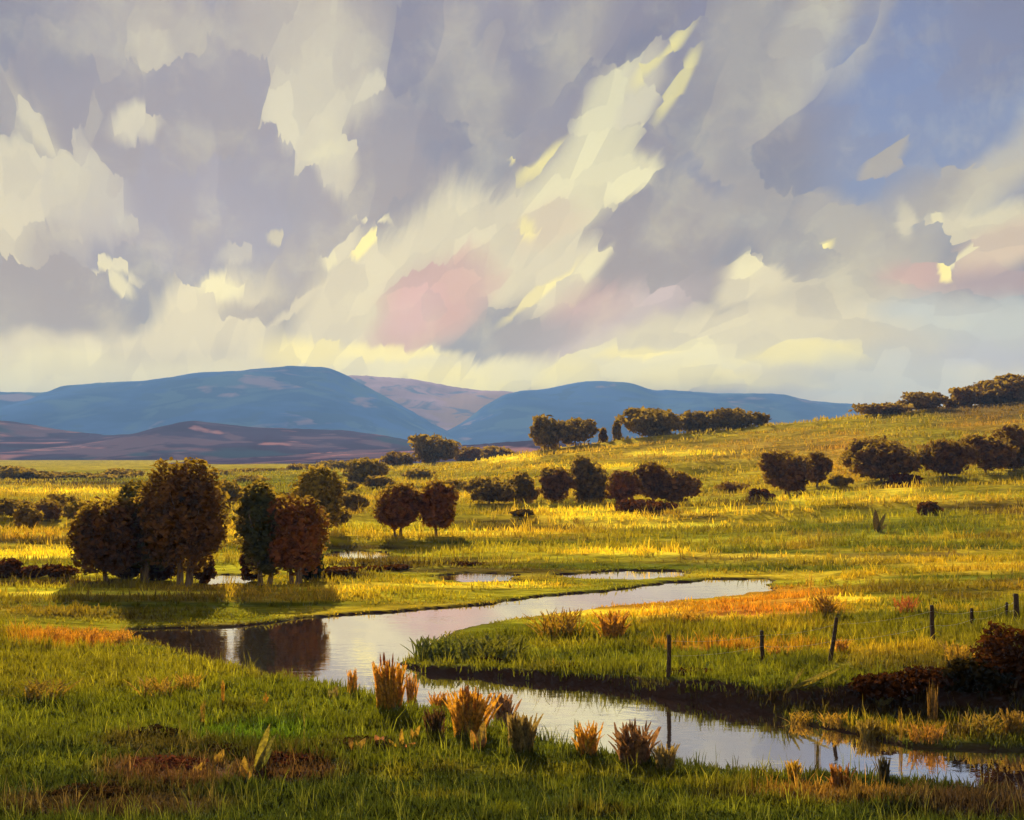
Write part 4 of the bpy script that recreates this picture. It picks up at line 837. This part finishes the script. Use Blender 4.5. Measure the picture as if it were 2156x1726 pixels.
# broad leaved plants: every leaf a part of its own
def leaf_mesh(name, L, Wd, bend, seed):
    r = random.Random(seed); V, Fq = [], []; n = 7
    for j in range(n):
        f = j / (n - 1); w = Wd * math.sin(math.pi * min(1, .12 + .88 * f)) ** .7 * (1 - .25 * f); y = bend * L * f ** 2; z = L * (f - .25 * abs(bend) * f ** 2)
        V += [(-w, y, z), (0, y - w * .35, z), (w, y, z)]
    for j in range(n - 1):
        a = 3 * j; Fq += [(a, a + 1, a + 4, a + 3), (a + 1, a + 2, a + 5, a + 4)]
    me = bpy.data.meshes.new(name); me.from_pydata(V, [], Fq); me.polygons.foreach_set('use_smooth', [True] * len(Fq)); me.update(); return me
def leafy_plant(x, ybase, leaves, label, group, name='broad_leaf_plant', cat='plant'):
    # leaves: (length, width in survey units, tilt to the right in degrees, bend, colour)
    X, Y, z = hit(x, ybase); t = empty(name, (X, Y, z)); tag(t, label, cat, group)
    for k, (L, w, tilt, bend, cc) in enumerate(leaves):
        o = link('leaf', leaf_mesh('leaf', L / F * Y, w / F * Y / 2, bend, k), M['reed'], t); o.location = (random.uniform(-.04, .04), -.03 * k, -.03)
        o.rotation_euler = (random.uniform(-.12, .12), R(tilt), random.uniform(-.3, .3)); o.color = (*cc, 1)
    return t
gi = 'broad leaved plants of the near meadow'
leafy_plant(540, 1622, [(105, 20, 14, .15, (.26, .25, .03)), (92, 14, 26, .3, (.16, .17, .03)), (60, 16, 40, .3, (.12, .15, .03))], 'tall yellow green iris leaves in the near left grass', gi)
leafy_plant(517, 1645, [(56, 20, -4, .2, YE), (44, 16, -18, .3, (.40, .28, .03)), (34, 14, 25, .3, (.3, .2, .03))], 'short yellow leaves left of the iris', gi)
leafy_plant(462, 1606, [(34, 18, 18, .2, YE), (26, 12, -20, .3, (.3, .22, .03))], 'single curled yellow leaf further left of the iris', gi)
leafy_plant(415, 1625, [(26, 12, 25, .2, YE), (20, 10, -15, .2, (.25, .2, .03))], 'smallest yellow leaf in the dark weeds', gi)
leafy_plant(1005, 1578, [(66, 24, 12, .3, YE), (48, 18, -14, .2, (.38, .2, .03)), (36, 16, 38, .3, (.3, .15, .03))], 'yellow orange leaves below the broad orange sheaf', gi)
leafy_plant(748, 1578, [(34, 16, 38, .5, YE), (32, 14, -30, .5, (.40, .24, .03)), (24, 12, 5, .2, (.4, .3, .03))], 'drooping golden leaves, first of the row by the dark weeds', gi)
leafy_plant(796, 1570, [(26, 18, -20, .3, (.42, .18, .06)), (24, 16, 22, .3, (.45, .2, .08))], 'salmon pink leaves, second of the row by the dark weeds', gi)
leafy_plant(842, 1572, [(42, 12, 0, .1, YE), (34, 10, -60, .2, (.4, .28, .03)), (40, 9, 75, .1, (.42, .2, .08))], 'yellow cross shaped leaves, third of the row by the dark weeds', gi)
leafy_plant(868, 1555, [(36, 12, 24, .2, YE), (26, 10, -10, .2, (.3, .2, .03))], 'slim yellow leaf, last of the row by the dark weeds', gi)
leafy_plant(1160, 1400, [(18, 6, 10, .1, YE), (14, 5, -12, .1, GRN)], 'tiny yellow leaf on the tongue of land', gi)
leafy_plant(1133, 1452, [(22, 9, 10, .1, (.35, .33, .2)), (16, 8, -20, .2, (.2, .2, .1))], 'pale little leaf at the far water edge', gi)
leafy_plant(1652, 1466, [(150, 11, 72, .1, (.20, .18, .03)), (120, 9, 64, .1, (.15, .15, .03)), (105, 8, 79, .1, (.12, .12, .02)), (80, 8, 52, .2, (.16, .15, .03)), (60, 7, 30, .2, (.14, .14, .02))], 'spray of long olive leaves lying slantwise over the dark bank', gi)
leafy_plant(1848, 1490, [(56, 11, 38, .1, (.17, .15, .03)), (50, 8, -10, .2, (.14, .13, .03)), (44, 8, 15, .2, (.10, .10, .02)), (40, 14, 62, .1, (.11, .1, .02))], 'short olive leaves tilted over the dark bank', gi)
leafy_plant(1916, 1470, [(64, 13, -12, .1, (.19, .16, .03)), (56, 9, 4, .2, (.15, .13, .03)), (50, 10, 20, .2, (.12, .10, .02)), (40, 18, -38, .2, (.12, .1, .02))], 'broad olive leaves beside the upright sprig', gi)
leafy_plant(700, 1470, [(30, 16, 10, .3, (.25, .2, .05)), (26, 12, -25, .3, (.2, .2, .06))], 'grey green leaves where the pool narrows', gi)

leafy_plant(1846, 1120, [(50, 15, -3, .1, (.045, .035, .012)), (46, 10, 24, .1, (.05, .045, .014)), (30, 8, 52, .2, (.07, .06, .015))], 'dark shoots standing alone on the right meadow, one upright, one leaning', gi)
# ------------------------------------------------------------------ post and wire fence
fence = empty('fence', (0, 0, 0)); tag(fence, 'old post and wire fence of dark leaning posts across the right meadow', 'fence')
tops = []
for k, (xb, yb, xt, yt, w) in enumerate([(1407, 1425, 1408, 1337, 9), (1606, 1392, 1603, 1328, 8.5), (1746, 1397, 1761, 1300, 8.5), (1964, 1358, 1961, 1274, 9), (2046, 1326, 2045, 1281, 7), (2118, 1300, 2119, 1268, 6), (2139, 1306, 2138, 1251, 11)]):
    X, Y, z = hit(xb, yb); h = (yb - yt) / F * Y; dx = (xt - xb) / F * Y; r0 = w / F * Y / 2
    rr = random.Random(k); pts = [(0, 0, -.3), (0, 0, 0), (dx * .5 + rr.uniform(-.02, .02), .01, h * .5), (dx * .97, .0, h * .97), (dx, 0.005, h), (dx + .004, .005, h + .01)]
    me = tubes_mesh('post', [(pts, [r0 * 1.1, r0 * 1.1, r0, r0 * .95, r0 * .8, r0 * .05], 9)])
    p = link('post', me, M['post'], fence); p.location = (X, Y, z); tops.append((Vector((X, Y, z)), dx, h))
for frac in (.86, .5):
    L = []
    for a, b in zip(tops[:-1], tops[1:]):
        pa = a[0] + Vector((a[1] * frac, -.06, a[2] * frac)); pb = b[0] + Vector((b[1] * frac, -.06, b[2] * frac)); n = 8
        L.append(([pa.lerp(pb, i / n) - Vector((0, 0, .10 * 4 * (i / n) * (1 - i / n))) for i in range(n + 1)], [.005] * (n + 1), 4))
    link('wire', tubes_mesh('wire', L), M['wire'], fence)

# ------------------------------------------------------------------ haze
hm, ht = new_mat('evening haze')
pv = ht.add('ShaderNodeVolumePrincipled'); pv.inputs['Color'].default_value = (.28, .54, 1.0, 1); pv.inputs['Density'].default_value = 2.0e-4; pv.inputs['Anisotropy'].default_value = 0.0
ho = ht.add('ShaderNodeOutputMaterial'); ht.l.new(pv.outputs[0], ho.inputs['Volume'])
x0, x1, y0, y1, z0_, z1 = -4700, 4700, -120, 4700, -2.2, 262
hv = [(x, y, z) for x in (x0, x1) for y in (y0, y1) for z in (z0_, z1)]
hme = bpy.data.meshes.new('haze'); hme.from_pydata(hv, [], [(0, 1, 3, 2), (4, 6, 7, 5), (0, 4, 5, 1), (2, 3, 7, 6), (0, 2, 6, 4), (1, 5, 7, 3)]); hme.update()
tag(link('haze', hme, hm), 'thin blue evening haze over the valley', 'haze', kind='stuff')
